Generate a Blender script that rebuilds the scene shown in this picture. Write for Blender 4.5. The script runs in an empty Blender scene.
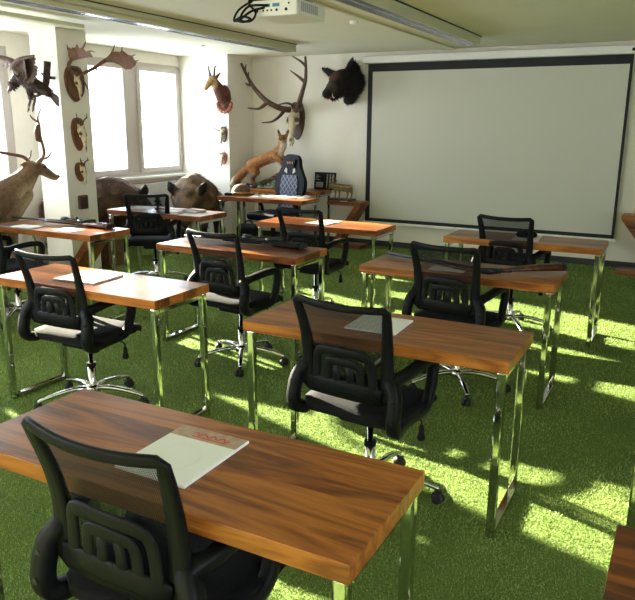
import bpy, bmesh, math, random
import numpy as np
from mathutils import Vector, Matrix, Euler, noise as mnoise
PI = math.pi
rnd = random.Random(7)
S = bpy.context.scene
C = S.collection

# ---------------------------------------------------------------- camera, world, sun, exposure
CZ, YAW, PITCH, ROLL, F = 1.61775, -0.48621, -0.246356, 0.0067837, 693.07
fv = Vector((math.sin(YAW)*math.cos(PITCH), math.cos(YAW)*math.cos(PITCH), math.sin(PITCH)))
rv = Vector((math.cos(YAW), -math.sin(YAW), 0)); uv = rv.cross(fv)
c_, s_ = math.cos(ROLL), math.sin(ROLL)
r2 = c_*rv + s_*uv; u2 = -s_*rv + c_*uv
cam = bpy.data.cameras.new('camera'); cam.sensor_fit = 'HORIZONTAL'; cam.sensor_width = 36; cam.lens = F*36/635
cam.clip_start = 0.05
camo = bpy.data.objects.new('camera', cam); C.objects.link(camo)
m = Matrix((r2, u2, -fv)).transposed().to_4x4(); m.translation = (0, 0, CZ); camo.matrix_world = m
S.camera = camo

w = bpy.data.worlds.new('sky'); S.world = w; w.use_nodes = True
nt = w.node_tree; nt.nodes.clear()
wo = nt.nodes.new('ShaderNodeOutputWorld'); bg = nt.nodes.new('ShaderNodeBackground')
tc = nt.nodes.new('ShaderNodeTexCoord'); sx = nt.nodes.new('ShaderNodeSeparateXYZ'); cr_ = nt.nodes.new('ShaderNodeValToRGB')
nt.links.new(tc.outputs['Generated'], sx.inputs[0]); nt.links.new(sx.outputs['Z'], cr_.inputs[0])
cr_.color_ramp.elements[0].position = 0.0; cr_.color_ramp.elements[0].color = (0.80, 0.86, 0.98, 1)
cr_.color_ramp.elements[1].position = 0.6; cr_.color_ramp.elements[1].color = (0.72, 0.85, 1.0, 1)
nt.links.new(cr_.outputs[0], bg.inputs[0]); bg.inputs[1].default_value = 6.2
nt.links.new(bg.outputs[0], wo.inputs[0])

SUN_E, SUN_A = math.radians(17), math.radians(16.7)
sd = Vector((math.cos(SUN_E)*math.cos(SUN_A), -math.cos(SUN_E)*math.sin(SUN_A), -math.sin(SUN_E)))
sun = bpy.data.lights.new('sun', 'SUN'); sun.energy = 27; sun.color = (1.0, 0.90, 0.70); sun.angle = math.radians(0.6)
suno = bpy.data.objects.new('sun', sun); C.objects.link(suno)
suno.rotation_euler = sd.to_track_quat('-Z', 'Y').to_euler(); suno.location = (-12, 8, 6)

S.view_settings.view_transform = 'Standard'; S.view_settings.look = 'None'
S.view_settings.exposure = 1.42; S.view_settings.gamma = 1.0; S.view_settings.use_curve_mapping = False

# sky light entering the window openings (importance sampling portals, give no light of their own)
XW = -6.62
BAYS = [(6.22, 8.235, [(6.35, 7.08), (7.41, 8.14)]), (3.31, 5.36, [(3.44, 4.17), (4.50, 5.23)]),
        (0.30, 2.35, [(0.43, 1.16), (1.49, 2.22)]), (-2.7, -0.65, [(-2.57, -1.84), (-1.51, -0.78)])]
for a, b, _ in BAYS:
    L = bpy.data.lights.new('window_portal', 'AREA'); L.shape = 'RECTANGLE'; L.size = 1.47; L.size_y = b-a
    L.cycles.is_portal = True
    lo = bpy.data.objects.new('window_portal', L); C.objects.link(lo)
    lo.matrix_world = Matrix.Translation((XW-0.2, (a+b)/2, 1.685)) @ Matrix(((0, 0, -1), (0, 1, 0), (1, 0, 0))).to_4x4()

L = bpy.data.lights.new('window_portal', 'AREA'); L.shape = 'RECTANGLE'; L.size = 1.47; L.size_y = 2.9; L.cycles.is_portal = True  # portal for the added window in the unseen right wall
lo = bpy.data.objects.new('window_portal', L); C.objects.link(lo)
lo.matrix_world = Matrix.Translation((3.40, -.75, 1.685)) @ Matrix(((0, 0, 1), (0, 1, 0), (-1, 0, 0))).to_4x4()

# ---------------------------------------------------------------- materials
def newmat(name):
    m = bpy.data.materials.new(name); m.use_nodes = True
    return m, m.node_tree, m.node_tree.nodes['Principled BSDF']
def N(nt, t, **kw):
    n = nt.nodes.new(t)
    for k, v in kw.items(): setattr(n, k, v)
    return n
def plain(name, col, rough=0.5, metal=0.0, var=0.0, scale=20, bump=0.0, spec=None):
    m, nt, p = newmat(name)
    p.inputs['Roughness'].default_value = rough; p.inputs['Metallic'].default_value = metal
    if spec is not None: p.inputs['Specular IOR Level'].default_value = spec
    p.inputs['Base Color'].default_value = (*col, 1)
    if var or bump:
        t = N(nt, 'ShaderNodeTexCoord'); n = N(nt, 'ShaderNodeTexNoise'); n.inputs['Scale'].default_value = scale; n.inputs['Detail'].default_value = 4
        nt.links.new(t.outputs['Object'], n.inputs['Vector'])
        if var:
            r = N(nt, 'ShaderNodeValToRGB')
            r.color_ramp.elements[0].position = .3; r.color_ramp.elements[1].position = .7
            r.color_ramp.elements[0].color = (*[c*(1-var) for c in col], 1); r.color_ramp.elements[1].color = (*[min(1, c*(1+var)) for c in col], 1)
            nt.links.new(n.outputs['Fac'], r.inputs[0]); nt.links.new(r.outputs[0], p.inputs['Base Color'])
        if bump:
            b = N(nt, 'ShaderNodeBump'); b.inputs['Strength'].default_value = bump; b.inputs['Distance'].default_value = .01
            nt.links.new(n.outputs['Fac'], b.inputs['Height']); nt.links.new(b.outputs[0], p.inputs['Normal'])
    return m

def wood(name, board=0.113, dark=1.0, rough=0.28):
    m, nt, p = newmat(name); lk = nt.links.new
    t = N(nt, 'ShaderNodeTexCoord'); oi = N(nt, 'ShaderNodeObjectInfo')
    off = N(nt, 'ShaderNodeVectorMath', operation='MULTIPLY_ADD')
    cx = N(nt, 'ShaderNodeCombineXYZ'); lk(oi.outputs['Random'], cx.inputs[0]); lk(oi.outputs['Random'], cx.inputs[1]); lk(oi.outputs['Random'], cx.inputs[2])
    lk(cx.outputs[0], off.inputs[0]); off.inputs[1].default_value = (17, 0, 9); lk(t.outputs['Object'], off.inputs[2])
    sp = N(nt, 'ShaderNodeSeparateXYZ'); lk(t.outputs['Object'], sp.inputs[0])
    # boards across the depth
    ma = N(nt, 'ShaderNodeMath', operation='DIVIDE'); lk(sp.outputs['Y'], ma.inputs[0]); ma.inputs[1].default_value = board
    fl = N(nt, 'ShaderNodeMath', operation='FLOOR'); lk(ma.outputs[0], fl.inputs[0])
    ad = N(nt, 'ShaderNodeMath', operation='MULTIPLY_ADD'); lk(oi.outputs['Random'], ad.inputs[0]); ad.inputs[1].default_value = 31.7; lk(fl.outputs[0], ad.inputs[2])
    wn = N(nt, 'ShaderNodeTexWhiteNoise', noise_dimensions='1D'); lk(ad.outputs[0], wn.inputs['W'])
    # offset grain per board
    vb = N(nt, 'ShaderNodeVectorMath', operation='MULTIPLY_ADD'); cb = N(nt, 'ShaderNodeCombineXYZ')
    lk(wn.outputs['Value'], cb.inputs[0]); lk(wn.outputs['Value'], cb.inputs[2])
    lk(cb.outputs[0], vb.inputs[0]); vb.inputs[1].default_value = (7, 0, 5); lk(off.outputs[0], vb.inputs[2])
    mp = N(nt, 'ShaderNodeMapping'); mp.inputs['Scale'].default_value = (0.55, 4.6, 4.6); lk(vb.outputs[0], mp.inputs[0])
    n1 = N(nt, 'ShaderNodeTexNoise'); n1.inputs['Scale'].default_value = 1.6; n1.inputs['Detail'].default_value = 5; n1.inputs['Distortion'].default_value = 1.0
    lk(mp.outputs[0], n1.inputs['Vector'])
    rg = N(nt, 'ShaderNodeMath', operation='MULTIPLY'); lk(n1.outputs['Fac'], rg.inputs[0]); rg.inputs[1].default_value = 10
    sn = N(nt, 'ShaderNodeMath', operation='PINGPONG'); lk(rg.outputs[0], sn.inputs[0]); sn.inputs[1].default_value = 1
    mp2 = N(nt, 'ShaderNodeMapping'); mp2.inputs['Scale'].default_value = (3, 110, 110); lk(vb.outputs[0], mp2.inputs[0])
    n2 = N(nt, 'ShaderNodeTexNoise'); n2.inputs['Scale'].default_value = 1.0; n2.inputs['Detail'].default_value = 5; lk(mp2.outputs[0], n2.inputs['Vector'])
    a1 = N(nt, 'ShaderNodeMath', operation='MULTIPLY_ADD'); lk(sn.outputs[0], a1.inputs[0]); a1.inputs[1].default_value = .36
    a2 = N(nt, 'ShaderNodeMath', operation='MULTIPLY_ADD'); lk(n2.outputs['Fac'], a2.inputs[0]); a2.inputs[1].default_value = .34
    a3 = N(nt, 'ShaderNodeMath', operation='MULTIPLY'); lk(wn.outputs['Value'], a3.inputs[0]); a3.inputs[1].default_value = .56
    lk(a3.outputs[0], a2.inputs[2]); lk(a2.outputs[0], a1.inputs[2])
    r = N(nt, 'ShaderNodeValToRGB'); e = r.color_ramp.elements
    e[0].position = .16; e[0].color = (*[c*dark for c in (.040, .010, .004)], 1); e[1].position = .95; e[1].color = (*[c*dark for c in (.44, .150, .024)], 1)
    k = e.new(.45); k.color = (*[c*dark for c in (.112, .030, .007)], 1); k = e.new(.66); k.color = (*[c*dark for c in (.25, .072, .013)], 1)
    lk(a1.outputs[0], r.inputs[0]); lk(r.outputs[0], p.inputs['Base Color'])
    p.inputs['Roughness'].default_value = rough; p.inputs['Specular IOR Level'].default_value = .42
    b = N(nt, 'ShaderNodeBump'); b.inputs['Strength'].default_value = .05; b.inputs['Distance'].default_value = .003
    lk(n2.outputs['Fac'], b.inputs['Height']); lk(b.outputs[0], p.inputs['Normal'])
    return m

def fur(name, rough=.85, bump=.6, scale=60):
    m, nt, p = newmat(name); lk = nt.links.new
    a = N(nt, 'ShaderNodeAttribute', attribute_name='col'); t = N(nt, 'ShaderNodeTexCoord')
    n = N(nt, 'ShaderNodeTexNoise'); n.inputs['Scale'].default_value = scale; n.inputs['Detail'].default_value = 5; lk(t.outputs['Object'], n.inputs['Vector'])
    r = N(nt, 'ShaderNodeMapRange'); r.inputs[1].default_value = .3; r.inputs[2].default_value = .7; r.inputs[3].default_value = .6; r.inputs[4].default_value = 1.35
    lk(n.outputs['Fac'], r.inputs[0])
    mx = N(nt, 'ShaderNodeVectorMath', operation='SCALE'); lk(a.outputs['Color'], mx.inputs[0]); lk(r.outputs[0], mx.inputs['Scale'])
    lk(mx.outputs[0], p.inputs['Base Color']); p.inputs['Roughness'].default_value = rough; p.inputs['Specular IOR Level'].default_value = .25
    b = N(nt, 'ShaderNodeBump'); b.inputs['Strength'].default_value = bump; b.inputs['Distance'].default_value = .008
    lk(n.outputs['Fac'], b.inputs['Height']); lk(b.outputs[0], p.inputs['Normal'])
    return m

def glass_mat():
    m, nt, p = newmat('window_glass'); nt.nodes.remove(p); out = nt.nodes['Material Output']
    tr = N(nt, 'ShaderNodeBsdfTransparent'); tr.inputs[0].default_value = (.97, .985, .98, 1)
    gl = N(nt, 'ShaderNodeBsdfGlossy'); gl.inputs['Roughness'].default_value = 0.0
    lw = N(nt, 'ShaderNodeLayerWeight'); lw.inputs[0].default_value = .5; pw_ = N(nt, 'ShaderNodeMath', operation='POWER'); pw_.inputs[1].default_value = 5; mx = N(nt, 'ShaderNodeMixShader')
    fr = N(nt, 'ShaderNodeMath', operation='MULTIPLY_ADD'); fr.inputs[1].default_value = .8; fr.inputs[2].default_value = .03
    nt.links.new(lw.outputs['Facing'], pw_.inputs[0]); nt.links.new(pw_.outputs[0], fr.inputs[0]); nt.links.new(fr.outputs[0], mx.inputs[0]); nt.links.new(tr.outputs[0], mx.inputs[1]); nt.links.new(gl.outputs[0], mx.inputs[2]); nt.links.new(mx.outputs[0], out.inputs[0])
    return m

def mesh_mat():
    m, nt, p = newmat('chair_mesh'); out = nt.nodes['Material Output']; lk = nt.links.new
    p.inputs['Base Color'].default_value = (.007, .007, .008, 1); p.inputs['Roughness'].default_value = .7; p.inputs['Specular IOR Level'].default_value = .2
    tr = N(nt, 'ShaderNodeBsdfTransparent'); mx = N(nt, 'ShaderNodeMixShader')
    t = N(nt, 'ShaderNodeTexCoord'); mp = N(nt, 'ShaderNodeMapping'); mp.inputs['Rotation'].default_value = (0, .785, 0); mp.inputs['Scale'].default_value = (1, 0, 1)
    ck = N(nt, 'ShaderNodeTexChecker'); ck.inputs['Scale'].default_value = 260; lk(t.outputs['Object'], mp.inputs[0]); lk(mp.outputs[0], ck.inputs['Vector'])
    mr = N(nt, 'ShaderNodeMapRange'); mr.inputs[3].default_value = .56; mr.inputs[4].default_value = .84; lk(ck.outputs['Fac'], mr.inputs[0])
    lk(mr.outputs[0], mx.inputs[0]); lk(tr.outputs[0], mx.inputs[1]); lk(p.outputs[0], mx.inputs[2]); lk(mx.outputs[0], out.inputs[0])
    return m

def turf_mat(blade):
    m, nt, p = newmat('turf_blade' if blade else 'turf_backing'); lk = nt.links.new; out = nt.nodes['Material Output']
    t = N(nt, 'ShaderNodeTexCoord'); n = N(nt, 'ShaderNodeTexNoise'); n.inputs['Scale'].default_value = 2.2 if blade else 90; n.inputs['Detail'].default_value = 6
    lk(t.outputs['Object'], n.inputs['Vector'])
    r = N(nt, 'ShaderNodeValToRGB'); e = r.color_ramp.elements; e[0].position = .3; e[1].position = .72
    if blade:
        e[0].color = (.118, .208, .040, 1); e[1].color = (.335, .44, .125, 1)
        a = N(nt, 'ShaderNodeAttribute', attribute_name='tone'); ml = N(nt, 'ShaderNodeMath', operation='ADD'); lk(n.outputs['Fac'], ml.inputs[0]); lk(a.outputs['Fac'], ml.inputs[1]); lk(ml.outputs[0], r.inputs[0])
        tl = N(nt, 'ShaderNodeBsdfTranslucent'); mx = N(nt, 'ShaderNodeMixShader'); mx.inputs[0].default_value = .3
        lk(r.outputs[0], tl.inputs[0]); lk(r.outputs[0], p.inputs['Base Color']); lk(p.outputs[0], mx.inputs[1]); lk(tl.outputs[0], mx.inputs[2]); lk(mx.outputs[0], out.inputs[0])
        p.inputs['Roughness'].default_value = .55; p.inputs['Specular IOR Level'].default_value = .25
    else:
        e[0].color = (.075, .125, .026, 1); e[1].color = (.19, .25, .07, 1); lk(n.outputs['Fac'], r.inputs[0]); lk(r.outputs[0], p.inputs['Base Color']); p.inputs['Roughness'].default_value = .9
        p.inputs['Specular IOR Level'].default_value = .1
        b = N(nt, 'ShaderNodeBump'); b.inputs['Strength'].default_value = .8; b.inputs['Distance'].default_value = .01; lk(n.outputs['Fac'], b.inputs['Height']); lk(b.outputs[0], p.inputs['Normal'])
    return m

def quilt_mat():
    m, nt, p = newmat('quilted_blue'); lk = nt.links.new
    t = N(nt, 'ShaderNodeTexCoord'); sp = N(nt, 'ShaderNodeSeparateXYZ'); lk(t.outputs['Object'], sp.inputs[0])
    outs = []
    for sgn in (1, -1):
        a = N(nt, 'ShaderNodeMath', operation='MULTIPLY_ADD'); lk(sp.outputs['X'], a.inputs[0]); a.inputs[1].default_value = 1.25*sgn; lk(sp.outputs['Z'], a.inputs[2])
        b = N(nt, 'ShaderNodeMath', operation='MULTIPLY'); lk(a.outputs[0], b.inputs[0]); b.inputs[1].default_value = 12
        c = N(nt, 'ShaderNodeMath', operation='PINGPONG'); lk(b.outputs[0], c.inputs[0]); c.inputs[1].default_value = .5; outs.append(c)
    mn = N(nt, 'ShaderNodeMath', operation='MINIMUM'); lk(outs[0].outputs[0], mn.inputs[0]); lk(outs[1].outputs[0], mn.inputs[1])
    r = N(nt, 'ShaderNodeValToRGB'); e = r.color_ramp.elements; e[0].position = .04; e[0].color = (.17, .20, .28, 1); e[1].position = .13; e[1].color = (.016, .024, .055, 1)
    lk(mn.outputs[0], r.inputs[0]); lk(r.outputs[0], p.inputs['Base Color']); p.inputs['Roughness'].default_value = .5
    return m

M = dict(
    wall=plain('wall_paint', (.78, .75, .66), .9, var=.03, scale=3), ceil=plain('ceiling_paint', (.74, .73, .57), .95, var=.02, scale=2),
    white=plain('white_pvc', (.82, .82, .80), .35), chrome=plain('chrome', (.60, .60, .585), .07, 1.0), steel=plain('brushed_steel', (.55, .55, .55), .3, 1.0),
    black=plain('black_plastic', (.004, .004, .0045), .5, spec=.14), blackf=plain('black_fabric', (.0045, .0045, .005), .9, var=.3, scale=180, bump=.3, spec=.2),
    gun=plain('gun_steel', (.02, .02, .024), .28, .6), rubber=plain('black_rubber', (.012, .012, .012), .7),
    base=plain('dark_baseboard', (.02, .025, .03), .6), wood=wood('desk_wood'), woodz=wood('side_table_wood', .2, .75, .4), woodk=wood('stock_wood', .5, .7, .25),
    screen=plain('screen_fabric', (.60, .60, .53), .85), border=plain('screen_border', (.008, .009, .014), .7), paper=plain('paper', (.80, .79, .75), .7),
    band=plain('brown_print', (.42, .28, .20), .7, var=.2, scale=40), red=plain('red_print', (.55, .08, .04), .7), beige=plain('beige_print', (.80, .74, .66), .7),
    bone=plain('bone', (.62, .52, .36), .6, var=.25, scale=30, bump=.3), antler=plain('antler', (.075, .038, .022), .5, var=.45, scale=18, bump=.4),
    antlerp=plain('palmed_antler', (.15, .070, .040), .55, var=.3, scale=22, bump=.4), shield=plain('shield_wood', (.15, .065, .030), .5, var=.35, scale=12),
    shieldd=plain('dark_shield_wood', (.05, .026, .016), .5, var=.3, scale=12), eye=plain('glass_eye', (.006, .004, .003), .08),
    tusk=plain('tusk', (.72, .66, .50), .35), mouth=plain('mouth_red', (.30, .05, .04), .4), fur=fur('animal_fur'), furs=fur('short_fur', .8, .3, 90), feather=fur('bird_feather', .7, .9, 45),
    bark=plain('bark', (.075, .045, .03), .9, var=.5, scale=25, bump=.8), moss=plain('moss', (.10, .15, .045), .95, var=.5, scale=40, bump=.8), rock=plain('pale_rock', (.32, .29, .25), .9, var=.3, scale=12, bump=.6),
    glass=glass_mat(), mesh=mesh_mat(), quilt=quilt_mat(), navy=plain('navy_leather', (.004, .0055, .010), .55, spec=.18), proj=plain('projector_white', (.78, .76, .66), .4),
    grey=plain('grey_panel', (.42, .42, .42), .5), louver=plain('louver_aluminium', (.75, .77, .80), .22, 1.0), frame=plain('window_frame', (.50, .455, .42), .4), fix=plain('fixture_cream', (.60, .59, .40), .6),
    blue=plain('blind_blue', (.10, .15, .32), .5), greenb=plain('dark_green_glass', (.012, .03, .018), .15), brownleather=plain('brown_felt', (.10, .055, .03), .75, var=.4, scale=20, bump=.4),
    panel=plain('radiator_white', (.74, .76, .78), .45), rust=plain('rust_brown', (.30, .09, .045), .6, var=.4, scale=30, bump=.4), gold=plain('brass', (.45, .28, .07), .3, .9),
    tprint=plain('teal_port', (.05, .22, .28), .5), orange=plain('pale_orange_thread', (.65, .35, .22), .6), magblue=plain('magazine_blue', (.35, .48, .62), .5),
    plank=plain('dark_plinth', (.085, .040, .028), .6, var=.3, scale=8), turfb=turf_mat(True), turf=turf_mat(False), silver=plain('pale_thread', (.7, .68, .64), .6),
    green=plain('leaf_green', (.05, .11, .03), .8, var=.4, scale=40), booksp=plain('booklet_rust', (.36, .12, .06), .5),
)

# ---------------------------------------------------------------- mesh helpers
def obj(name, me, mat, parent=None, smooth=False):
    me.name = name
    if smooth:
        me.polygons.foreach_set('use_smooth', [True]*len(me.polygons))
    if mat is not None: me.materials.append(mat)
    o = bpy.data.objects.new(name, me); C.objects.link(o)
    if parent is not None: o.parent = parent
    return o
def thing(name, label, cat, loc=(0, 0, 0), rz=0, group=None):
    o = bpy.data.objects.new(name, None); o.empty_display_size = .1; C.objects.link(o)
    o.location = loc; o.rotation_euler = (0, 0, rz); tag(o, label, cat, group); return o
def tag(o, label, cat, group=None):
    o['label'] = label; o['category'] = cat
    if group: o['group'] = group
    return o
def struct(o): o['kind'] = 'structure'; return o
def dup(root, loc, rz, label):
    def cp(o, par):
        n = o.copy(); C.objects.link(n)
        if par is not None: n.parent = par
        for ch in list(o.children): cp(ch, n)
        return n
    r = cp(root, None); r.location = loc; r.rotation_euler = (0, 0, rz); r['label'] = label
    return r

def crv(pts, n=6, closed=False):
    pts = [Vector(p) for p in pts]; out = []; k = len(pts)
    rng = range(k) if closed else range(k-1)
    for i in rng:
        if closed: a, b, c, d = pts[(i-1) % k], pts[i], pts[(i+1) % k], pts[(i+2) % k]
        else: a, b, c, d = pts[max(i-1, 0)], pts[i], pts[i+1], pts[min(i+2, k-1)]
        for j in range(n):
            t = j/n
            out.append(.5*((2*b)+(c-a)*t+(2*a-5*b+4*c-d)*t*t+(3*b-a-3*c+d)*t**3))
    if not closed: out.append(pts[-1])
    return out

class MB:
    def __init__(s): s.bm = bmesh.new()
    def box(s, lo, hi, bev=0, mat=None, seg=2):
        b = bmesh.new(); bmesh.ops.create_cube(b, size=1)
        lo, hi = Vector(lo), Vector(hi); c = (lo+hi)/2; d = hi-lo
        for v in b.verts: v.co = Vector((v.co.x*d.x, v.co.y*d.y, v.co.z*d.z))+c
        if bev: bmesh.ops.bevel(b, geom=b.edges[:], offset=min(bev, .49*min(d)), segments=seg, profile=.5, affect='EDGES')
        return s._join(b, mat)
    def _join(s, b, mat=None):
        if mat is not None: bmesh.ops.transform(b, matrix=mat, verts=b.verts)
        tmp = bpy.data.meshes.new('t'); b.to_mesh(tmp); b.free(); s.bm.from_mesh(tmp); bpy.data.meshes.remove(tmp); return s
    def tube(s, pts, r, n=10, closed=False, sec=None, ref=(0, 1, 0), power=4.0):
        pts = [Vector(p) for p in pts]; k = len(pts)
        if not hasattr(r, '__len__'): r = [r]*k
        ref = Vector(ref); rings = []; prevA = None
        for i, p in enumerate(pts):
            if closed: T = pts[(i+1) % k]-pts[(i-1) % k]
            else: T = pts[min(i+1, k-1)]-pts[max(i-1, 0)]
            T.normalize()
            if sec is not None:
                B = ref-ref.dot(T)*T
                if B.length < 1e-4: B = T.orthogonal()
                B.normalize(); A = T.cross(B)
            else:
                if prevA is None: A = T.orthogonal().normalized()
                else:
                    A = prevA-prevA.dot(T)*T; A.normalize()
                prevA = A; B = T.cross(A)
            ring = []
            for j in range(n):
                th = 2*PI*(j+.5)/n; cx, sy = math.cos(th), math.sin(th)
                if sec is not None:
                    q = (abs(cx)**power+abs(sy)**power)**(-1/power)
                    w_, h_ = sec[0]*r[i], sec[1]*r[i]
                    ring.append(s.bm.verts.new(p+A*(cx*q*w_/2)+B*(sy*q*h_/2)))
                else: ring.append(s.bm.verts.new(p+(A*cx+B*sy)*r[i]))
            rings.append(ring)
        m_ = k if closed else k-1
        for i in range(m_):
            a, b = rings[i], rings[(i+1) % k]
            for j in range(n): s.bm.faces.new((a[j], a[(j+1) % n], b[(j+1) % n], b[j]))
        if not closed:
            s.bm.faces.new(rings[0][::-1]); s.bm.faces.new(rings[-1])
        return s
    def loft(s, rings, closed_ends=True):
        vs = [[s.bm.verts.new(p) for p in r] for r in rings]; n = len(vs[0])
        for a, b in zip(vs, vs[1:]):
            for j in range(n): s.bm.faces.new((a[j], a[(j+1) % n], b[(j+1) % n], b[j]))
        if closed_ends: s.bm.faces.new(vs[0][::-1]); s.bm.faces.new(vs[-1])
        return s
    def lathe(s, prof, c=(0, 0, 0), n=20):
        c = Vector(c)
        return s.loft([[c+Vector((r*math.cos(2*PI*j/n), r*math.sin(2*PI*j/n), z)) for j in range(n)] for r, z in prof])
    def sph(s, c, r, sub=2, rot=None):
        b = bmesh.new(); bmesh.ops.create_icosphere(b, subdivisions=sub, radius=1)
        rr = (r, r, r) if not hasattr(r, '__len__') else r
        mt = Matrix.Diagonal((*rr, 1))
        if rot is not None: mt = Euler(rot).to_matrix().to_4x4() @ mt
        return s._join(b, Matrix.Translation(c) @ mt)
    def prism(s, outline, th, mat=None):        # outline in local xz, thickness along y
        b = bmesh.new(); a = [b.verts.new((x, -th/2, z)) for x, z in outline]; c = [b.verts.new((x, th/2, z)) for x, z in outline]; n = len(a)
        f1 = b.faces.new(a); f2 = b.faces.new(c[::-1])
        for j in range(n): b.faces.new((a[(j+1) % n], a[j], c[j], c[(j+1) % n]))
        bmesh.ops.triangulate(b, faces=[f1, f2])
        return s._join(b, mat)
    def mesh(s):
        bmesh.ops.recalc_face_normals(s.bm, faces=s.bm.faces)
        me = bpy.data.meshes.new('m'); s.bm.to_mesh(me); s.bm.free(); return me
    def build(s, name, mat, parent=None, smooth=False): return obj(name, s.mesh(), mat, parent, smooth)
def bbox(name, lo, hi, mat, parent=None, bev=0): return MB().box(lo, hi, bev).build(name, mat, parent)

def organic(name, prims, mat, parent=None, vox=.012, it=4, col=None, hair=0, hlen=.03, hw=.003, flow=(0, -.6, -.5), extra=None, lift=.45, at=None):
    """one continuous skin over rounded limbs: ('c', p0, r0, p1, r1) and ('e', centre, radii, rot)"""
    b = MB()
    for q in prims:
        if q[0] == 'c':
            p0, r0, p1, r1 = Vector(q[1]), q[2], Vector(q[3]), q[4]
            n = max(2, int((p1-p0).length/max(.006, .45*min(r0, r1)))+1); n = min(n, 14)
            for i in range(n+1):
                t = i/n; b.sph(p0.lerp(p1, t), r0+(r1-r0)*t, 2)
        else: b.sph(q[1], q[2], 2, q[3] if len(q) > 3 else None)
    o = obj('tmp', b.mesh(), None)
    rm = o.modifiers.new('r', 'REMESH'); rm.mode = 'VOXEL'; rm.voxel_size = vox
    sm = o.modifiers.new('s', 'SMOOTH'); sm.factor = .5; sm.iterations = it
    dg = bpy.context.evaluated_depsgraph_get(); me = bpy.data.meshes.new_from_object(o.evaluated_get(dg))
    bpy.data.objects.remove(o)
    nv = len(me.vertices); co = np.empty(nv*3); me.vertices.foreach_get('co', co); co = co.reshape(-1, 3)
    no = np.empty(nv*3); me.vertices.foreach_get('normal', no); no = no.reshape(-1, 3)
    cf = col or (lambda p, n: (.1, .07, .05))
    cols = np.array([cf(Vector(p), Vector(n)) for p, n in zip(co, no)])
    if hair:
        rs = np.random.RandomState(5); idx = rs.randint(0, nv, hair)
        fl = np.array([(flow(Vector(co[i])) if callable(flow) else flow) for i in idx], float)
        d = no[idx]*lift+fl; d /= np.linalg.norm(d, axis=1, keepdims=True)
        d += rs.normal(0, .16, d.shape); side = np.cross(d, rs.normal(0, 1, d.shape)); side /= np.linalg.norm(side, axis=1, keepdims=True)
        ln = hlen*rs.uniform(.5, 1.15, (hair, 1)); base = co[idx]+rs.normal(0, vox*.4, d.shape)-no[idx]*.003
        v = np.stack([base-side*hw/2, base+side*hw/2, base+d*ln+fl*ln*.25], 1).reshape(-1, 3)
        faces = [tuple(p.vertices) for p in me.polygons]; nf0 = len(faces)
        faces += [(nv+3*i, nv+3*i+1, nv+3*i+2) for i in range(hair)]
        hc = np.repeat(np.clip(cols[idx]*rs.uniform(.65, 1.5, (hair, 1)), 0, 1), 3, 0)
        me2 = bpy.data.meshes.new(name); me2.from_pydata(np.vstack([co, v]).tolist(), [], faces); cols = np.vstack([cols, hc]); me = me2
        me.polygons.foreach_set('use_smooth', [True]*nf0+[False]*hair)
    else: me.polygons.foreach_set('use_smooth', [True]*len(me.polygons))
    at_ = me.color_attributes.new('col', 'FLOAT_COLOR', 'POINT')
    at_.data.foreach_set('color', np.hstack([cols, np.ones((len(cols), 1))]).astype(np.float32).ravel())
    return obj(name, me, mat, parent)
def nz(p, s=6): return mnoise.noise(Vector(p)*s)
def mix3(a, b, t):
    t = max(0, min(1, t)); return tuple(x+(y-x)*t for x, y in zip(a, b))
def sst(a, b, x):
    t = max(0, min(1, (x-a)/(b-a))); return t*t*(3-2*t)
def taper(pts, r0, r1, n=5):
    q = crv(pts, n); k = len(q); return q, [r0+(r1-r0)*(i/(k-1))**1.1 for i in range(k)]
def antler_mb(b, beams):
    for pts, r0, r1 in beams:
        q, r = taper(pts, r0, r1); b.tube(q, r, 8)
    return b

# ---------------------------------------------------------------- setting
ZC = 2.56; YF = 8.86
struct(bbox('floor', (-6.8, -3, -.12), (3.2, YF, 0), M['turf']))
struct(bbox('ceiling', (XW-.14, -3, ZC), (3.2, YF+.1, ZC+.12), M['ceil']))
struct(bbox('wall_front', (XW-.14, YF, 0), (3.3, YF+.12, ZC), M['wall']))
b = MB()
b.box((3.2, -3, 0), (3.32, YF, .95)).box((3.2, -3, 2.42), (3.32, YF, ZC)).box((3.2, -3, .95), (3.32, -2.2, 2.42)).box((3.2, .7, .95), (3.32, YF, 2.42))  # opening left for the added fill window
struct(b.build('wall_right', M['wall']))
struct(bbox('wall_back', (-6.9, -3.12, 0), (3.3, -3, ZC), M['wall']))
WT = .14; Z0, Z1 = .95, 2.42
b = MB(); ys = sorted([(a, c) for a, c, _ in BAYS]); prev = -3
b.box((XW-WT, -3, 0), (XW, YF, Z0)); b.box((XW-WT, -3, Z1), (XW, YF, ZC))
for a, c in ys:
    b.box((XW-WT, prev, Z0), (XW, a, Z1)); prev = c
b.box((XW-WT, prev, Z0), (XW, YF, Z1))
struct(b.build('wall_left', M['wall']))
struct(bbox('wall_corner', (XW, 8.24, 0), (-5.775, YF, ZC), M['wall']))
struct(bbox('baseboard_front', (-5.775, YF-.015, 0), (3.2, YF, .075), M['base']))
struct(bbox('wall_pillar', (-6.16, 5.28, 0), (-5.775, 5.68, ZC), M['wall']))
struct(bbox('wall_pillar', (-6.16, 2.42, 0), (-5.775, 2.82, ZC), M['wall']))
struct(bbox('trim_1', (-5.26, -3, 2.480), (-5.14, 5.05, 2.515), M['fix']))
struct(bbox('trim_2', (-2.92, -1, 2.54), (-2.74, 8.80, ZC), M['ceil'], bev=.012))
f = MB(); f.box((3.22, -2.2, .95), (3.31, -2.14, 2.42), .006).box((3.22, .64, .95), (3.31, .7, 2.42), .006).box((3.22, -2.139, .95), (3.31, .639, 1.01), .006).box((3.22, -2.139, 2.36), (3.31, .639, 2.42), .006).box((3.22, -.81, 1.011), (3.31, -.69, 2.359), .006)
wn = struct(f.build('window_5', M['frame']))  # unseen window, added to lift the ambient light in the room
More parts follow.
